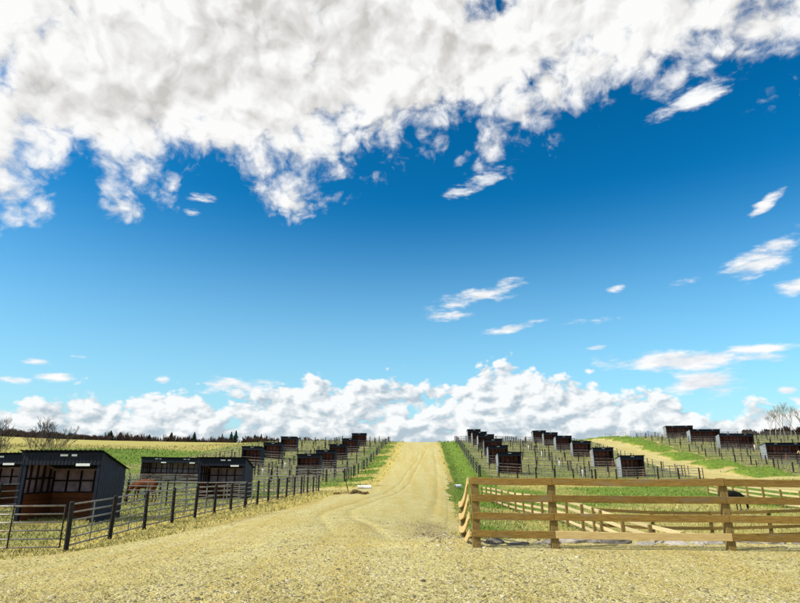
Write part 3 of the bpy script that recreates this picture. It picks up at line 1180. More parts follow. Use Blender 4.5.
# ------------------------------------------------------------------ pipe fences
def pipe_fence(pts, step, nr, label, group, rail_mat=PIPEF, post_mat=PIPED, hgt=1.35, pr=.05, rr=.022, mid=False, per_bay=False, name='pipe_fence', bow=0.0):
    (xa, ya), (xb, yb) = pts
    L = math.hypot(xb - xa, yb - ya)
    n = max(1, round(L / step))
    root = empty(name, (xa, ya, H(xa, ya)))
    tag(root, label, 'fence', group)
    ox, oy, oz = root.location
    xs = np.linspace(xa, xb, n + 1)
    ys = np.linspace(ya, yb, n + 1)
    zs = height(xs, ys)
    P = [(xs[i] - ox, ys[i] - oy, zs[i] - oz) for i in range(n + 1)]
    key = (round(pr, 3), post_mat.name, round(hgt, 2))
    if key not in POSTM:
        POSTM[key] = MB().tube([(0, 0, -.3), (0, 0, hgt + .06), (0, 0, hgt + .085)], [pr, pr, pr * .6], 8).mesh('post', post_mat)
    if rr not in UPM:
        UPM[rr] = MB().tube([(0, 0, .10), (0, 0, hgt)], rr * .9, 6).mesh('upright', rail_mat)
    for p in P:
        o = ob('post', POSTM[key], root, p)
        o.rotation_euler = (random.uniform(-.02, .02), random.uniform(-.02, .02), 0)
    if mid:
        for i in range(n):
            m = [(P[i][k] + P[i + 1][k]) / 2 for k in range(3)]
            ob('upright', UPM[rr], root, m)
    for k in range(nr):
        h = .14 + (hgt - .14) * k / (nr - 1)
        if per_bay:
            for i in range(n):
                j = random.uniform(-.012, .012)
                MB().tube([(P[i][0], P[i][1], P[i][2] + h + j), (P[i + 1][0], P[i + 1][1], P[i + 1][2] + h + j)], rr, 8).build('rail', rail_mat, root, True)
        else:
            MB().tube([(p[0], p[1], p[2] + h + random.uniform(-.015, .015)) for p in P], rr, 5).build('rail', rail_mat, root)
    return root


POSTM, UPM = {}, {}

LF0, LF1 = 18.6, 18.6 + 16 * 2.354
pipe_fence([(fence_x(LF0), LF0), (fence_x(LF1), LF1)], 2.36, 6, 'long dark steel pipe fence along the left verge of the gravel yard', 'steel pipe fences',
           PIPE, PIPED, 1.35, .075, .026, True, True)


def steel_gate(x0, x1, y, label):
    L = abs(x1 - x0)
    z = H(x0, y)
    root = empty('steel_gate', (x0, y, z))
    tag(root, label, 'gate', 'steel pipe gates')
    zb = H(x1, y) - z
    s = 1 if x1 > x0 else -1
    for k in range(6):
        h = .12 + (1.32 - .12) * k / 5
        MB().tube([(0, 0, h), (s * L, 0, zb + h)], .022 if k < 5 else .027, 8).build('rail', PIPE, root, True)
    for t in (0.0, .46, .99):
        MB().tube([(s * L * t, -.02, zb * t + .10), (s * L * t, -.02, zb * t + 1.34)], .022, 8).build('upright', PIPED, root, True)
    for h in (.35, 1.1):
        MB().tube([(0, 0, h), (-s * .16, 0, h)], .014, 6).build('hinge', PIPED, root)


gx0 = fence_x(LF0)
steel_gate(gx0 - .22, gx0 - 3.7, LF0 + .03, 'six-rail steel gate at the left edge of the photo')
g = 'steel pipe fences'
pipe_fence([(gx0 - 3.9, LF0), (gx0 - 14, LF0 + .8)], 2.4, 6, 'steel pipe fence left of the six-rail gate', g, PIPE, PIPED, 1.35, .062, .024, True)
pipe_fence([(-17.0, 24.6), (-27, 25.4)], 2.4, 6, 'steel pipe fence running left from the nearest blue shelter', g, PIPE, PIPED, 1.4, .05, .03)
pipe_fence([(fence_x(35.5) - .3, 36.5), (-32, 37.5)], 2.4, 6, 'steel pipe cross fence in front of the brown horse pen shelters', g, PIPE, PIPED, 1.4, .05, .03, True)
pipe_fence([(fence_x(51) - .3, 51.5), (-36, 53)], 2.4, 6, 'steel pipe cross fence behind the second shelter on the left', g, PIPE, PIPED, 1.4, .05, .03, True)
pipe_fence([(fence_x(LF1) - .2, LF1), (-36, 59)], 2.4, 5, 'steel pipe cross fence at the far end of the long verge fence', g, PIPEF, PIPED, 1.4, .05, .025, True)
pipe_fence([(-19.3, 26), (-18.0, 58)], 2.5, 5, 'steel pipe fence dividing the near left pens lengthwise', g, PIPEF, PIPED, 1.4, .05, .025)

ORD = ['nearest', 'second', 'third', 'fourth', 'fifth', 'sixth', 'seventh', 'eighth']


def colx(c0, k, y):
    return c0 + k * (y - 85)


# pen blocks: left and right limits (x at y=85, drift per metre) and row lines
BLK = {'upper right block': 6}
BL = {'left block beside the road': ((-19.9, .05), (-6.1, .042), [73, 82, 95, 108, 121, 134, 147, 160]),
      'far left block': ((-33.5, .04), (-19.9, .05), [82, 91, 105, 120, 136, 152]),
      'right block beside the road': ((10.9, .058), (26.4, .035), [79.5, 92, 105, 118, 131, 144, 157]),
      'middle right block': ((26.4, .035), (41.0, .045), [79.5, 92, 105, 118, 131, 144, 157]),
      'upper right block': ((53.6, .17), (104, .10), [84, 97.5, 111, 120, 133.5, 148, 164])}
for nm, ((l0, lk), (r0, rk), rows) in BL.items():
    for i, y in enumerate(rows):
        xl, xr_ = colx(l0, lk, y) + .25, colx(r0, rk, y) - .25
        if nm == 'left block beside the road' and i == 0:
            xl = -16
        pipe_fence([(xl, y), (xr_, y)], 2.6, BLK.get(nm, 5), '%s pipe cross fence, counted from the front, in the %s' % (ORD[i], nm), 'cross fences of the hillside pens',
                   PIPEF, PIPED, 1.45, .10, .03, True)
for nm, ((l0, lk), (r0, rk), rows) in BL.items():
    for i, y in enumerate(rows[:-1]):
        y2 = y + (rows[i + 1] - y) * .42
        pipe_fence([(colx(l0, lk, y2) + .25, y2), (colx(r0, rk, y2) - .25, y2)], 3.4, 4, 'thin %s inner cross fence, counted from the front, in the %s' % (ORD[i], nm), 'inner cross fences of the hillside pens',
                   PIPEF, PIPED, 1.4, .07, .024)
for (x0, k, ya, yb, lab) in [(-6.1, .042, 73, 163, 'long pipe fence up the hill along the left side of the road'),
                             (-19.9, .05, 75, 161, 'long pipe fence dividing the two left blocks of hillside pens'),
                             (-33.5, .04, 82, 156, 'long pipe fence at the far left of the hillside pens'),
                             (10.9, .058, 79, 164, 'long pipe fence up the hill beside the green strip right of the road'),
                             (26.4, .035, 79, 162, 'long pipe fence up the hill dividing the two right blocks of pens'),
                             (41.0, .045, 79, 160, 'long pipe fence beside the dirt track on the right slope'),
                             ]:
    pipe_fence([(colx(x0, k, ya), ya), (colx(x0, k, yb), yb)], 4.3, 4, lab, 'lengthwise fences of the hillside pens', PIPEF, PIPED, 1.45, .055, .022)
pipe_fence([(60.0, 169), (71, 170)], 1.6, 6, 'tall pale pipe fence on the skyline above the dirt track', 'steel pipe fences', PIPE, PIPE, 1.9, .04, .022, True)
pipe_fence([(36.2, 83.5), (40.8, 84)], 1.3, 5, 'short pipe fence beside the nearest middle shelter on the right', 'steel pipe fences', PIPE, PIPED, 1.5, .05, .03)


# ------------------------------------------------------------------ run-in shelters
def corrugated(L, zfun, mat, name, axis='x', amp=.018, pitch=.19, thick=.012):
    """ribbed sheet standing in the plane of an axis; zfun(t) gives its top height"""
    n = int(L / pitch) * 4
    mb = MB()
    vs = []
    for i in range(n + 1):
        t = i / n
        ph = i % 4
        o = amp if ph in (1, 2) else 0.0
        for oo in (0, thick):
            for zz in (.03, zfun(t)):
                vs.append((t * L - L / 2, -o - amp + oo, zz) if axis == 'x' else (-o - amp + oo, t * L - L / 2, zz))
    fs = []
    for i in range(n):
        a, b = i * 4, i * 4 + 4
        fs += [(a, b, b + 1, a + 1), (a + 2, a + 3, b + 3, b + 2), (a + 1, b + 1, b + 3, a + 3)]
    mb.add(vs, fs)
    return mb.mesh(name, mat)


def make_shelter(W, D=3.0, HF=2.9, HR=2.15, bays=1, steel=STEEL, planks=True, liner=None, few=False):
    """front faces -y; the origin is at the middle of the front sill"""
    root = empty('run_in_shelter')
    P = {}
    rz = math.atan2(HF - HR, D)

    def top(y):
        return HF - (HF - HR) * y / D
    # cladding
    me = corrugated(D, lambda t: top(t * D) + .028, steel, 'side_wall', 'y')
    lw = ob('side_wall', me, root, (-W / 2, D / 2, 0))
    rw = ob('side_wall', me, root, (W / 2, D / 2, 0))
    rw.scale = (-1, 1, 1)
    me = corrugated(W - .02, lambda t: HR + .02, steel, 'back_wall', 'x')
    bw = ob('back_wall', me, root, (0, D, 0))
    bw.scale = (1, -1, 1)
    # liner sheets seen between the studs
    MB().box((0, D - .035, (HR + 1.13) / 2), (W - .12, .012, HR - 1.1)).build('liner_sheet', liner or LINER, root)
    for s in (-1, 1):
        x = s * (W / 2 - .035)
        mb = MB()
        ys = (.16, D - .05)
        vs = [(x + dx, y, z) for dx in (-.006, .006) for y, z in ((ys[0], 1.1), (ys[1], 1.1), (ys[1], top(ys[1]) - .0), (ys[0], top(ys[0]) - .0))]
        mb.add(vs, [(0, 1, 2, 3), (7, 6, 5, 4), (0, 4, 5, 1), (1, 5, 6, 2), (2, 6, 7, 3), (3, 7, 4, 0)])
        mb.build('liner_sheet', liner or LINER, root)
    # roof, with ribs running down the slope
    OV, OB = .22, .10
    n = int((W + .3) / .22) * 4
    vs, fs = [], []
    for i in range(n + 1):
        x = -(W + .3) / 2 + (W + .3) * i / n
        rib = .018 if i % 4 in (1, 2) else 0
        for y in (-OV, D + OB):
            for dz in (0, .02):
                vs.append((x, y, top(y) + .05 + rib + dz - .02))
    for i in range(n):
        a, b = i * 4, i * 4 + 4
        fs += [(a, a + 2, b + 2, b), (a + 1, b + 1, b + 3, a + 3), (a, b, b + 1, a + 1), (a + 2, a + 3, b + 3, b + 2)]
    MB().add(vs, fs).build('roof', FASC, root)
    # fascia under the front edge, made of short ribbed sheet
    fw = corrugated(W + .1, lambda t: .50, FASC if W > 0 else steel, 'fascia', 'x', .012, .16)
    fo = ob('fascia', fw, root, (0, -.03, HF - .54))
    MB().box((0, -.02, HF - .03), (W + .26, .09, .10)).build('roof_beam', FASC, root)
    for s in (-1, 1):
        MB().box((s * (W / 2 - .07), .07, (HF - .06) / 2), (.14, .14, HF - .06)).build('corner_post', FASC, root)
    for b in range(1, bays):
        x = -W / 2 + W * b / bays
        MB().box((x, .08, (HF - .08) / 2), (.15, .15, HF - .08)).build('centre_post', FASC, root)
        MB().box((x, D / 2 + .05, .62), (.05, D - .25, 1.2)).build('partition', KICK, root)
    # studs and girts
    nb = 5 * bays
    stud = MB().box((0, 0, (HR - .06) / 2 + .02), (.05, .09, HR - .1)).mesh('stud', STUD)
    for i in range(nb + 1):
        ob('stud', stud, root, (-W / 2 + .08 + (W - .16) * i / nb, D - .10, 0))
    for z in (1.16, 1.68):
        MB().box((0, D - .085, z), (W - .14, .06, .07)).build('girt', STUD, root)
    for s in (-1, 1):
        for i in range(1, 5):
            y = D * i / 5
            MB().box((s * (W / 2 - .095), y, (top(y) - .1) / 2), (.09, .05, top(y) - .14)).build('stud', STUD, root)
        for z in (1.16, 1.80):
            MB().box((s * (W / 2 - .085), D / 2 + .02, z), (.06, D - .3, .07)).build('girt', STUD, root)
    # kick boards
    if planks:
        for k in range(4):
            z = .16 + k * .285
            MB().box((0, D - .155, z), (W - .30, .03, .272)).build('kick_board', KICK, root, bevel=.004)
            for s in (-1, 1):
                MB().box((s * (W / 2 - .155), D / 2 - .02, z), (.03, D - .34, .272)).build('kick_board', KICK, root, bevel=.004)
    else:
        MB().box((0, D - .155, .6), (W - .30, .03, 1.15)).build('kick_board', KICK, root)
        for s in (-1, 1):
            MB().box((s * (W / 2 - .155), D / 2 - .02, .6), (.03, D - .34, 1.15)).build('kick_board', KICK, root)
    # thin white boxes set on the roof edge and the header
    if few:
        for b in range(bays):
            MB().box((-W / 2 + W * (b + .5) / bays + .05, -.055, .44), (.5, .02, .075)).build('white_strip', WHITE, fo)
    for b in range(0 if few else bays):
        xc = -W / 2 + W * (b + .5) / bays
        MB().box((xc + .08, -.055, .44), (.34, .02, .085)).build('white_strip', WHITE, fo)
        MB().box((xc + .54, -.055, .44), (.24, .02, .085)).build('white_strip', WHITE, fo)
        MB().box((xc + .98, -.045, .04), (.62, .02, .11)).build('white_strip', WHITE, fo)
    return root


def copy_tree(o):
    c = o.copy()
    col.objects.link(c)
    for ch in list(o.children):
        q = ch.copy()
        q.parent = c
        col.objects.link(q)
        for sub in list(ch.children):
            w = sub.copy()
            w.parent = q
            col.objects.link(w)
    return c


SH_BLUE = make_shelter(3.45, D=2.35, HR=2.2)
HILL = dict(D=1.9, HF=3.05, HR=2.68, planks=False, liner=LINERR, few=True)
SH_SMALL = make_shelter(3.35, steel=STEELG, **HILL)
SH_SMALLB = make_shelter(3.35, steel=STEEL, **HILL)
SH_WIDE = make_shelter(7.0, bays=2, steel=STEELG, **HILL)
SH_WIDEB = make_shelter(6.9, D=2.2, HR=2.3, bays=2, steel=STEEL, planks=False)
USED = set()


def place(proto, u, y, label, group, rz=0, dz=0):
    if proto.name in USED:
        o = copy_tree(proto)
    else:
        o = proto
        USED.add(proto.name)
    x = at(u, 470, y)[0]
    z = min(H(x, y), H(x, y + 3), H(x - 1.5, y + 1), H(x + 1.5, y + 1))
    o.location = (x, y, z - .02 + dz)
    rj = random.Random(int(u * 7 + y))
    o.rotation_euler = (R(rj.uniform(-.7, .7)), R(rj.uniform(-.9, .9)), R(rz + rj.uniform(-3.5, 3.5) * (y > 60)))
    o.scale = (rj.uniform(.97, 1.04), 1, rj.uniform(.97, 1.03))
    tag(o, label, 'shelter', group)
    return o


gl = 'shelters of the near left pens'
place(SH_BLUE, 61.0, 26.0, 'nearest open-fronted blue metal shelter, large at the left', gl, -1)
place(SH_BLUE, -9, 32.5, 'blue metal shelter cut off by the left edge, beside the nearest one', gl, -1)
place(SH_BLUE, 221.5, 43.0, 'blue metal shelter behind the long pipe fence, second on the left of the road', gl, -1)
place(SH_WIDEB, 169, 68.0, 'wide two-bay dark shelter behind the brown horse', gl, -1)
gh = 'shelters of the left hillside pens'
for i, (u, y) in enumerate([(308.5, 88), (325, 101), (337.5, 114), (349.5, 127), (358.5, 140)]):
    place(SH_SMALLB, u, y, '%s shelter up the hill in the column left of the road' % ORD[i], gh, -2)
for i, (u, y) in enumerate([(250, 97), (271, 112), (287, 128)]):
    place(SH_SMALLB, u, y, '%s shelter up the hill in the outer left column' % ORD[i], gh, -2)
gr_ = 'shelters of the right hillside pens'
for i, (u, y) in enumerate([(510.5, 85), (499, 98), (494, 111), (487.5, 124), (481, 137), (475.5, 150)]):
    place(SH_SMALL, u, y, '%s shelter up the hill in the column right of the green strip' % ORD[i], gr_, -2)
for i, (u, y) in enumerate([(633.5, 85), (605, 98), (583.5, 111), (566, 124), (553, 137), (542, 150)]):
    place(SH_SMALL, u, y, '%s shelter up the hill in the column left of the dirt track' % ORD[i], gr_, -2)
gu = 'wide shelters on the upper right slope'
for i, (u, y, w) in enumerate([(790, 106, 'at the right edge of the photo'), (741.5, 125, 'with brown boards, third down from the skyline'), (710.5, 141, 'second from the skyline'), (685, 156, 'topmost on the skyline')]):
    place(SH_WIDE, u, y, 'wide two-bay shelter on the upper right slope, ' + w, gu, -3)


# ------------------------------------------------------------------ hydrants, culverts, stake, blocks
def hydrant(u, y, label, i):
    x = at(u, 470, y)[0]
    root = empty('water_hydrant', (x, y, H(x, y)))
    tag(root, label, 'hydrant', 'white water hydrants among the pens')
    MB().tube([(0, 0, -.1), (0, 0, .95), (0, 0, 1.0)], [.13, .13, .09], 10).build('casing', WHITE, root, True)
    hd = MB().tube([(0, 0, 1.0), (0, 0, 1.12)], .05, 8).build('head', PIPE, root, True)
    MB().tube([(0, -.04, 1.08), (.02, -.22, 1.02), (.02, -.26, .9)], .025, 6).build('spout', PIPE, hd, True)
    MB().tube([(0, 0, 1.12), (.05, .1, 1.2), (.05, .3, 1.14)], .015, 6).build('handle', PIPED, hd, True)


for i, (u, y) in enumerate([(582.5, 84), (560, 97.5), (543, 110.5), (530, 123.5)]):
    hydrant(u, y, '%s white hydrant between the two right columns of shelters' % ORD[i], i)
for i, (u, y) in enumerate([(263, 85), (285, 98), (303, 111), (316, 124)]):
    hydrant(u, y, '%s white hydrant between the two left columns of shelters' % ORD[i], i)
hydrant(758.5, 124, 'white hydrant beside a wide shelter on the upper right slope', 0)


def marker(u, y):
    x = at(u, 440, y)[0]
    root = empty('marker_post', (x, y, H(x, y)))
    tag(root, 'thin blue marker post on the skyline above the dirt track', 'post')
    MB().tube([(0, 0, -.2), (0, 0, 1.5)], .11, 8).build('pole', BLUEP, root, True)
    MB().tube([(0, 0, 1.5), (0, 0, 1.72), (0, 0, 1.76)], [.14, .14, .05], 8).build('cap', BLUEP, root, True)


marker(649, 171)


def culvert(u, v, L, r, rz, label):
    x, y = hit(u, v)
    root = empty('culvert_pipe', (x, y, H(x, y) + r * .8), R(rz))
    tag(root, label, 'culvert', 'white culvert pipes at the road edges')
    n, m = 16, 24
    vs, fs = [], []
    for i in range(m + 1):
        xx = -L / 2 + L * i / m
        ro = r * (1 + (.035 if i % 2 else 0))
        for j in range(n):
            a = 2 * math.pi * j / n
            vs.append((xx, ro * math.cos(a), ro * math.sin(a)))
    k = len(vs)
    for xx in (-L / 2, L / 2):
        for j in range(n):
            a = 2 * math.pi * j / n
            vs.append((xx, r * .86 * math.cos(a), r * .86 * math.sin(a)))
    for i in range(m):
        for j in range(n):
            q = (j + 1) % n
            fs.append((i * n + j, (i + 1) * n + j, (i + 1) * n + q, i * n + q))
    for j in range(n):
        q = (j + 1) % n
        fs += [(j, q, k + q, k + j), (m * n + q, m * n + j, k + n + j, k + n + q), (k + j, k + q, k + n + q, k + n + j)]
    MB().add(vs, fs).build('pipe', PLAST, root)
    MB().tube([(-L / 2 + .01, 0, 0), (L / 2 - .01, 0, 0)], r * .85, 12).build('dark_core', simple('dark_core_' + str(int(u)), (.05, .04, .03), (.08, .06, .04), 4, .9), root)  # dark cylinder filling the bore to just inside both ends


culvert(364.5, 489, 1.35, .19, 2, 'white culvert pipe lying in the grass at the left of the road')
culvert(458, 488, .8, .20, 35, 'short white culvert end at the foot of the green strip')


def stake():
    x, y = MOUND
    root = empty('marker_stake', (x - .1, y, H(x, y)))
    tag(root, 'thin dark stake leaning out of the churned soil', 'stake')
    MB().tube([(0, 0, -.2), (-.25, 0, .75), (-.55, 0, 1.75)], [.035, .03, .022], 7).build('pole', STUD, root, True)
    MB().box((-.50, 0, 1.56), (.12, .02, .16)).build('tag', PIPED, root)
    r = random.Random(5)
    for i in range(9):
        sx, sy = x + r.uniform(-1.3, 1.4), y + r.uniform(-.8, .6)
        d = (r.uniform(.14, .34), r.uniform(.1, .26), r.uniform(.12, .24))
        o = stone_mesh(100 + i, d).build('soil_clod', SOIL, None)
        o.location = (sx, sy, H(sx, sy))
        tag(o, 'dark soil clod in the churned heap below the leaning stake', 'clod', 'dark clods round the leaning stake')


SOIL = simple('dark_soil', (.07, .045, .02), (.15, .10, .045), 9, .95, bmp=.7, spec=.1, dist=.03)
stake()


def rubble():
    """pale stones and slabs along the bank behind the yard fence"""
    r = random.Random(11)
    i = 0
    u = 484.0
    while u < 812:
        w = r.uniform(9, 34)
        y = 13.45 + r.uniform(0, .5)
        x = at(u + w / 2, 545, y)[0]
        d = (w / 2 / 45.0 * 1.05, r.uniform(.16, .32), r.uniform(.06, .19))
        z = H(x, y)
        o = stone_mesh(i + 3, d).build('stone', CONC if r.random() < .5 else ROCKD, None)
        o.location = (x, y, z - .02)
        o.rotation_euler = (r.uniform(-.12, .12), r.uniform(-.1, .1), r.uniform(-.3, .3))
        near = 'short bay' if u < 551 else ('pale bottom board' if u < 724 else 'rightmost bay')
        key = near
        CNT[key] = CNT.get(key, 0) + 1
        tag(o, '%s flat stone from the left behind the %s of the yard fence' % (ORDW[CNT[key] - 1], near), 'stone', 'stones along the bank behind the yard fence')
        u += w * r.uniform(.55, .95)
        i += 1


ROCKD = simple('grey_stone', (.11, .10, .085), (.22, .205, .18), 7, .9, bmp=.6, spec=.2, c3=(.07, .065, .06), vary=.3, dist=.03)
CNT = {}
ORDW = ['first', 'second', 'third', 'fourth', 'fifth', 'sixth', 'seventh', 'eighth', 'ninth', 'tenth', 'eleventh', 'twelfth', 'thirteenth', 'fourteenth', 'fifteenth', 'sixteenth']
rubble()


# ------------------------------------------------------------------ horses
def horse(coat, grazing, label, loc, rz, s=1.0, pale_face=False):
    root = empty('horse', loc, rz)
    root.scale = (s, s, s)
    tag(root, label, 'horse', 'horses in the pens')
    V, E, Rr = [], [], []

    def chain(pts, start=None):
        prev = start
        first = None
        for p, r in pts:
            V.append(p)
            Rr.append(r)
            k = len(V) - 1
            if prev is not None:
                E.append((prev, k))
            prev = k
        return prev
    V.append((-.10, 0, 1.17))
    Rr.append((.27, .31))
    chain([((-.45, 0, 1.22), (.26, .27)), ((-.70, 0, 1.22), (.23, .25)), ((-.86, 0, 1.16), (.13, .16))], 0)
    rump = 2
    sh = chain([((.20, 0, 1.18), (.27, .32)), ((.45, 0, 1.20), (.22, .29)), ], 0)
    if grazing:
        poll = chain([((.68, 0, 1.14), (.14, .21)), ((.92, 0, .90), (.10, .155)), ((1.10, 0, .62), (.085, .12)), ((1.18, 0, .50), (.09, .12)),
                      ((1.20, 0, .34), (.075, .10)), ((1.20, 0, .17), (.055, .065)), ((1.20, 0, .08), (.05, .055))], sh)
        ear = (1.14, .66, .35)
    else:
        poll = chain([((.68, 0, 1.32), (.14, .21)), ((.90, 0, 1.55), (.10, .155)), ((1.05, 0, 1.76), (.085, .12)), ((1.15, 0, 1.78), (.09, .12)),
                      ((1.28, 0, 1.66), (.075, .10)), ((1.40, 0, 1.53), (.055, .065)), ((1.46, 0, 1.46), (.05, .055))], sh)
        ear = (1.04, 1.90, -.2)
    for sd in (-1, 1):
        st = random.uniform(-.06, .06)
        chain([((.42, sd * .15, .98), (.11, .14)), ((.44 + st * .5, sd * .16, .76), (.075, .085)), ((.46 + st, sd * .16, .47), (.052, .06)), ((.45 + st, sd * .16, .28), (.036, .04)),
               ((.46 + st, sd * .16, .14), (.042, .045)), ((.50 + st, sd * .16, .035), (.055, .06))], sh)
        chain([((-.66, sd * .15, 1.0), (.14, .19)), ((-.56, sd * .17, .78), (.10, .13)), ((-.76 + st, sd * .17, .50), (.055, .068)), ((-.77 + st, sd * .17, .28), (.038, .042)),
               ((-.74 + st, sd * .17, .14), (.044, .046)), ((-.69 + st, sd * .17, .035), (.056, .06))], rump)
    me = bpy.data.meshes.new('body')
    me.from_pydata(V, E, [])
    me.materials.append(coat)
    body = ob('body', me, root)
    m = body.modifiers.new('skin', 'SKIN')
    m.use_smooth_shade = True
    lay = me.skin_vertices[0].data if me.skin_vertices else None
    if lay is None:
        bpy.context.view_layer.objects.active = body
        body.select_set(True)
        bpy.ops.mesh.customdata_skin_add()
        lay = me.skin_vertices[0].data
        body.select_set(False)
    for i, r in enumerate(Rr):
        lay[i].radius = r
        lay[i].use_root = (i == 0)
    s2 = body.modifiers.new('sub', 'SUBSURF')
    s2.levels = s2.render_levels = 2
    # tail, mane, ears, hooves
    MB().tube([(-.95, 0, 1.25), (-1.06, 0, 1.1), (-1.09, .02, .8), (-1.06, .03, .5), (-1.05, .03, .38)], [.035, .06, .075, .06, .01], 8).build('tail', HAIR, root, True)
    npts = [V[i] for i in range(5, 5 + 4)]
    mb = MB()
    nk = [(V[5][0] - .02, 0, V[5][2] + .12), (V[6][0] - .02, 0, V[6][2] + .15), (V[7][0] + (-.08 if not grazing else .10), 0, V[7][2] + .11), (V[8][0] + (-.04 if not grazing else .10), 0, V[8][2] + .12)]
    mb.tube([nk[0], nk[1], nk[2], nk[3]], [.03, .05, .05, .035], 6)
    mb.build('mane', HAIR, root, True)
    for sd in (-1, 1):
        MB().tube([(ear[0], sd * .06, ear[1] - .08), (ear[0] - .01, sd * .075, ear[1]), (ear[0] + .01, sd * .07, ear[1] + .09)], [.03, .035, .004], 6).build('ear', coat, root, True)
    return root


x, y = at(144, 490, 38.8)[0], 38.8
horse(HB, True, 'chestnut brown horse grazing behind the long pipe fence on the left', (x, y, H(x, y)), R(178), 1.0)
x, y = at(731, 490, 45)[0], 45
horse(HK, True, 'black horse grazing in the paddock behind the yard fence', (x, y, H(x, y)), R(8), .98)
x, y = at(806, 460, 103)[0], 103
horse(HT, False, 'tan horse in front of the wide shelter at the right edge', (x, y, H(x, y)), R(186), 1.0)


# ------------------------------------------------------------------ trees
def bare_tree(name, x, y, h, seed, label, cat='tree', stems=1, spread=.5, mat=BARK, twig=TWIG, group=None, depth=5, dz=0, tr=.02, rmin=.011):
    r = random.Random(seed)
    root = empty(name, (x, y, H(x, y) + dz))
    tag(root, label, cat, group)
    tk, cr = MB(), MB()

    def grow(p, d, L, rad, lev):
        n = 3
        pts, rs = [p], [rad]
        q = p
        for i in range(n):
            d = (d + Vector((r.uniform(-1, 1), r.uniform(-1, 1), r.uniform(-.2, .7))) * .14).normalized()
            q = q + d * (L / n)
            pts.append(q)
            rs.append(max(rad * (1 - .38 * (i + 1) / n), rmin))
        (tk if lev < 2 else cr).tube(pts, rs, 5 if lev < 2 else 3, False)
        if lev >= depth:
            return
        k = 3 if lev < 3 else 3
        for i in range(k):
            t = r.uniform(.45, 1.0)
            bp = pts[min(n, 1 + int(t * n))] if i else pts[-1]
            a = r.uniform(0, 6.283)
            side = Vector((math.cos(a), math.sin(a), r.uniform(-.1, .5)))
            nd = (d * (1.0 if i == 0 else .75) + side * spread * (0.5 if i == 0 else 1.0)).normalized()
            grow(bp, nd, L * r.uniform(.62, .82), rs[-1] * r.uniform(.62, .85), lev + 1)
    for s in range(stems):
        a = r.uniform(0, 6.283)
        lean = .0 if stems == 1 else r.uniform(.1, .45)
        grow(Vector((math.cos(a) * .15 * (stems > 1), math.sin(a) * .15 * (stems > 1), -.2)), Vector((math.cos(a) * lean, math.sin(a) * lean, 1)).normalized(),
             h * r.uniform(.26, .34), h * tr * r.uniform(.8, 1.1), 0)
    tk.build('trunk', mat, root, True)
    cr.build('crown', twig, root)
    return root


bare_tree('bare_tree', at(47, 440, 66)[0], 66, 7.0, 3, 'bare many-stemmed willow behind the nearest shelter', stems=4, spread=.34, depth=5, tr=.008)
bare_tree('bare_tree', at(-4, 440, 52)[0], 52, 6.6, 8, 'bare shrub at the left edge behind the nearest shelters', stems=3, spread=.34, depth=5, tr=.008)
for i, (u, h) in enumerate([(771, 9), (777, 11), (781, 12.5), (786, 12), (792, 13), (797, 10.5), (803, 12), (811, 12)]):
    y = 182 + (i * 37 % 11)
    bare_tree('bare_tree', at(u, 440, y)[0], y, h * .86, 20 + i, ['leftmost', 'second', 'third', 'fourth', 'fifth', 'sixth', 'seventh', 'eighth'][i] + ' of the bare pale trees above the right slope, counted from the left',
              mat=PALEBARK, twig=PALEBARK, spread=.36, depth=4, group='bare trees above the right slope', tr=.016, rmin=.032)


def spruce(u, y, h, w, seed, label, group):
    r = random.Random(seed)
    x = at(u, 440, y)[0]
    root = empty('spruce_tree', (x, y, H(x, y) - .3))
    tag(root, label, 'tree', group)
    MB().tube([(0, 0, 0), (0, 0, h * .95)], [h * .02, .02], 6).build('trunk', BARK, root)
    mb = MB()
    for i in range(260):
        t = r.random() ** .8
        z = h * (.08 + .9 * t)
        rad = w * (1 - t) ** .85 * r.uniform(.5, 1.12) + .08
        a = r.uniform(0, 6.283)
        c, s = math.cos(a), math.sin(a)
        q = r.uniform(.18, .34) * (1.1 - t * .6) * w * .5
        tip = (c * rad, s * rad, z - rad * .35)
        mb.add([(0, 0, z + .12 * h * .2), (c * rad * .6 - s * q, s * rad * .6 + c * q, z - rad * .18), tip, (c * rad * .6 + s * q, s * rad * .6 - c * q, z - rad * .22)], [(0, 1, 2, 3)])
    mb.build('crown', NEEDLE, root)


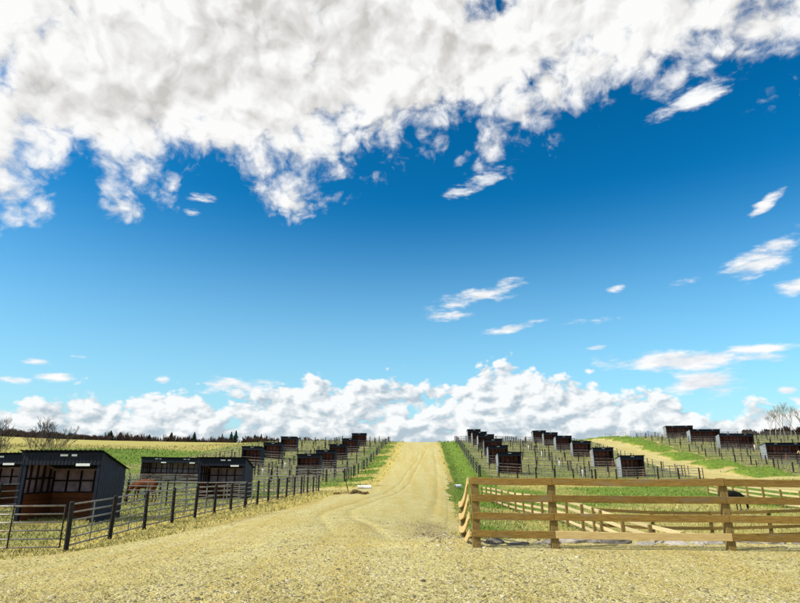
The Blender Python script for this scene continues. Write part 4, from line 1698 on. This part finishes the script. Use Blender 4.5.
sp = [(149, 10.5, 3.0), (171, 13.5, 2.6), (194, 14.5, 2.2), (219, 11.5, 2.0), (222, 14, 1.8), (231, 16, 2.2), (235.5, 17, 2.3), (245, 10, 1.6), (254.5, 14.5, 2.2), (261, 14.5, 2.0), (137, 10, 2.6), (110, 12, 2.6)]
sp.sort()
for i, (u, h, w) in enumerate(sp):
    spruce(u, 400 + (i * 53 % 30), h * .70, w * 2.5, i, ['first', 'second', 'third', 'fourth', 'fifth', 'sixth', 'seventh', 'eighth', 'ninth', 'tenth', 'eleventh', 'twelfth'][i] + ' dark spruce from the left on the far left skyline', 'spruces on the far left skyline')


def brush(name, spans, label):
    """far leafless wood, one mass"""
    r = np.random.default_rng(5)
    VV = []
    for (u0, u1, y0, y1, n, h0, h1) in spans:
        t = r.random(n)
        u = u0 + (u1 - u0) * t
        y = y0 + (y1 - y0) * r.random(n)
        x = np.array([at(a, 440, b)[0] for a, b in zip(u, y)])
        z = height(x, y)
        hh = (h0 + (h1 - h0) * t) * (.75 + .5 * r.random(n)) * (.8 + .5 * vnoise(u * .35, u * 0))
        k = 26
        for i in range(n):
            a = r.random(k) * 6.283
            rad = r.random(k) * hh[i] * .38
            zz = hh[i] * (.12 + .88 * r.random(k) ** .8)
            bx, by = x[i] + np.cos(a) * rad * .3, y[i] + np.sin(a) * rad * .3
            tx, ty = x[i] + np.cos(a) * rad, y[i] + np.sin(a) * rad
            w = .10 + .22 * r.random(k)
            z0 = z[i] + zz * .35 - .5
            q = np.stack([np.stack([bx - w, by, z0], -1), np.stack([bx + w, by, z0], -1), np.stack([tx + w * .3, ty, z[i] + zz], -1), np.stack([tx - w * .3, ty, z[i] + zz], -1)], 1)
            VV.append(q)
    V = np.concatenate(VV).reshape(-1, 3)
    Fc = np.arange(len(V)).reshape(-1, 4)
    tag(ob(name, np_mesh(name, V, Fc, WOODL)), label, kind='stuff')


brush('far_wood', [(-40, 110, 330, 400, 1300, 4.6, 2.4), (100, 240, 400, 440, 260, 6, 5.0), (240, 400, 230, 330, 260, 2.4, 2.0), (745, 830, 195, 215, 160, 1.8, 3.0)], 'dark brown leafless wood along the far skyline')
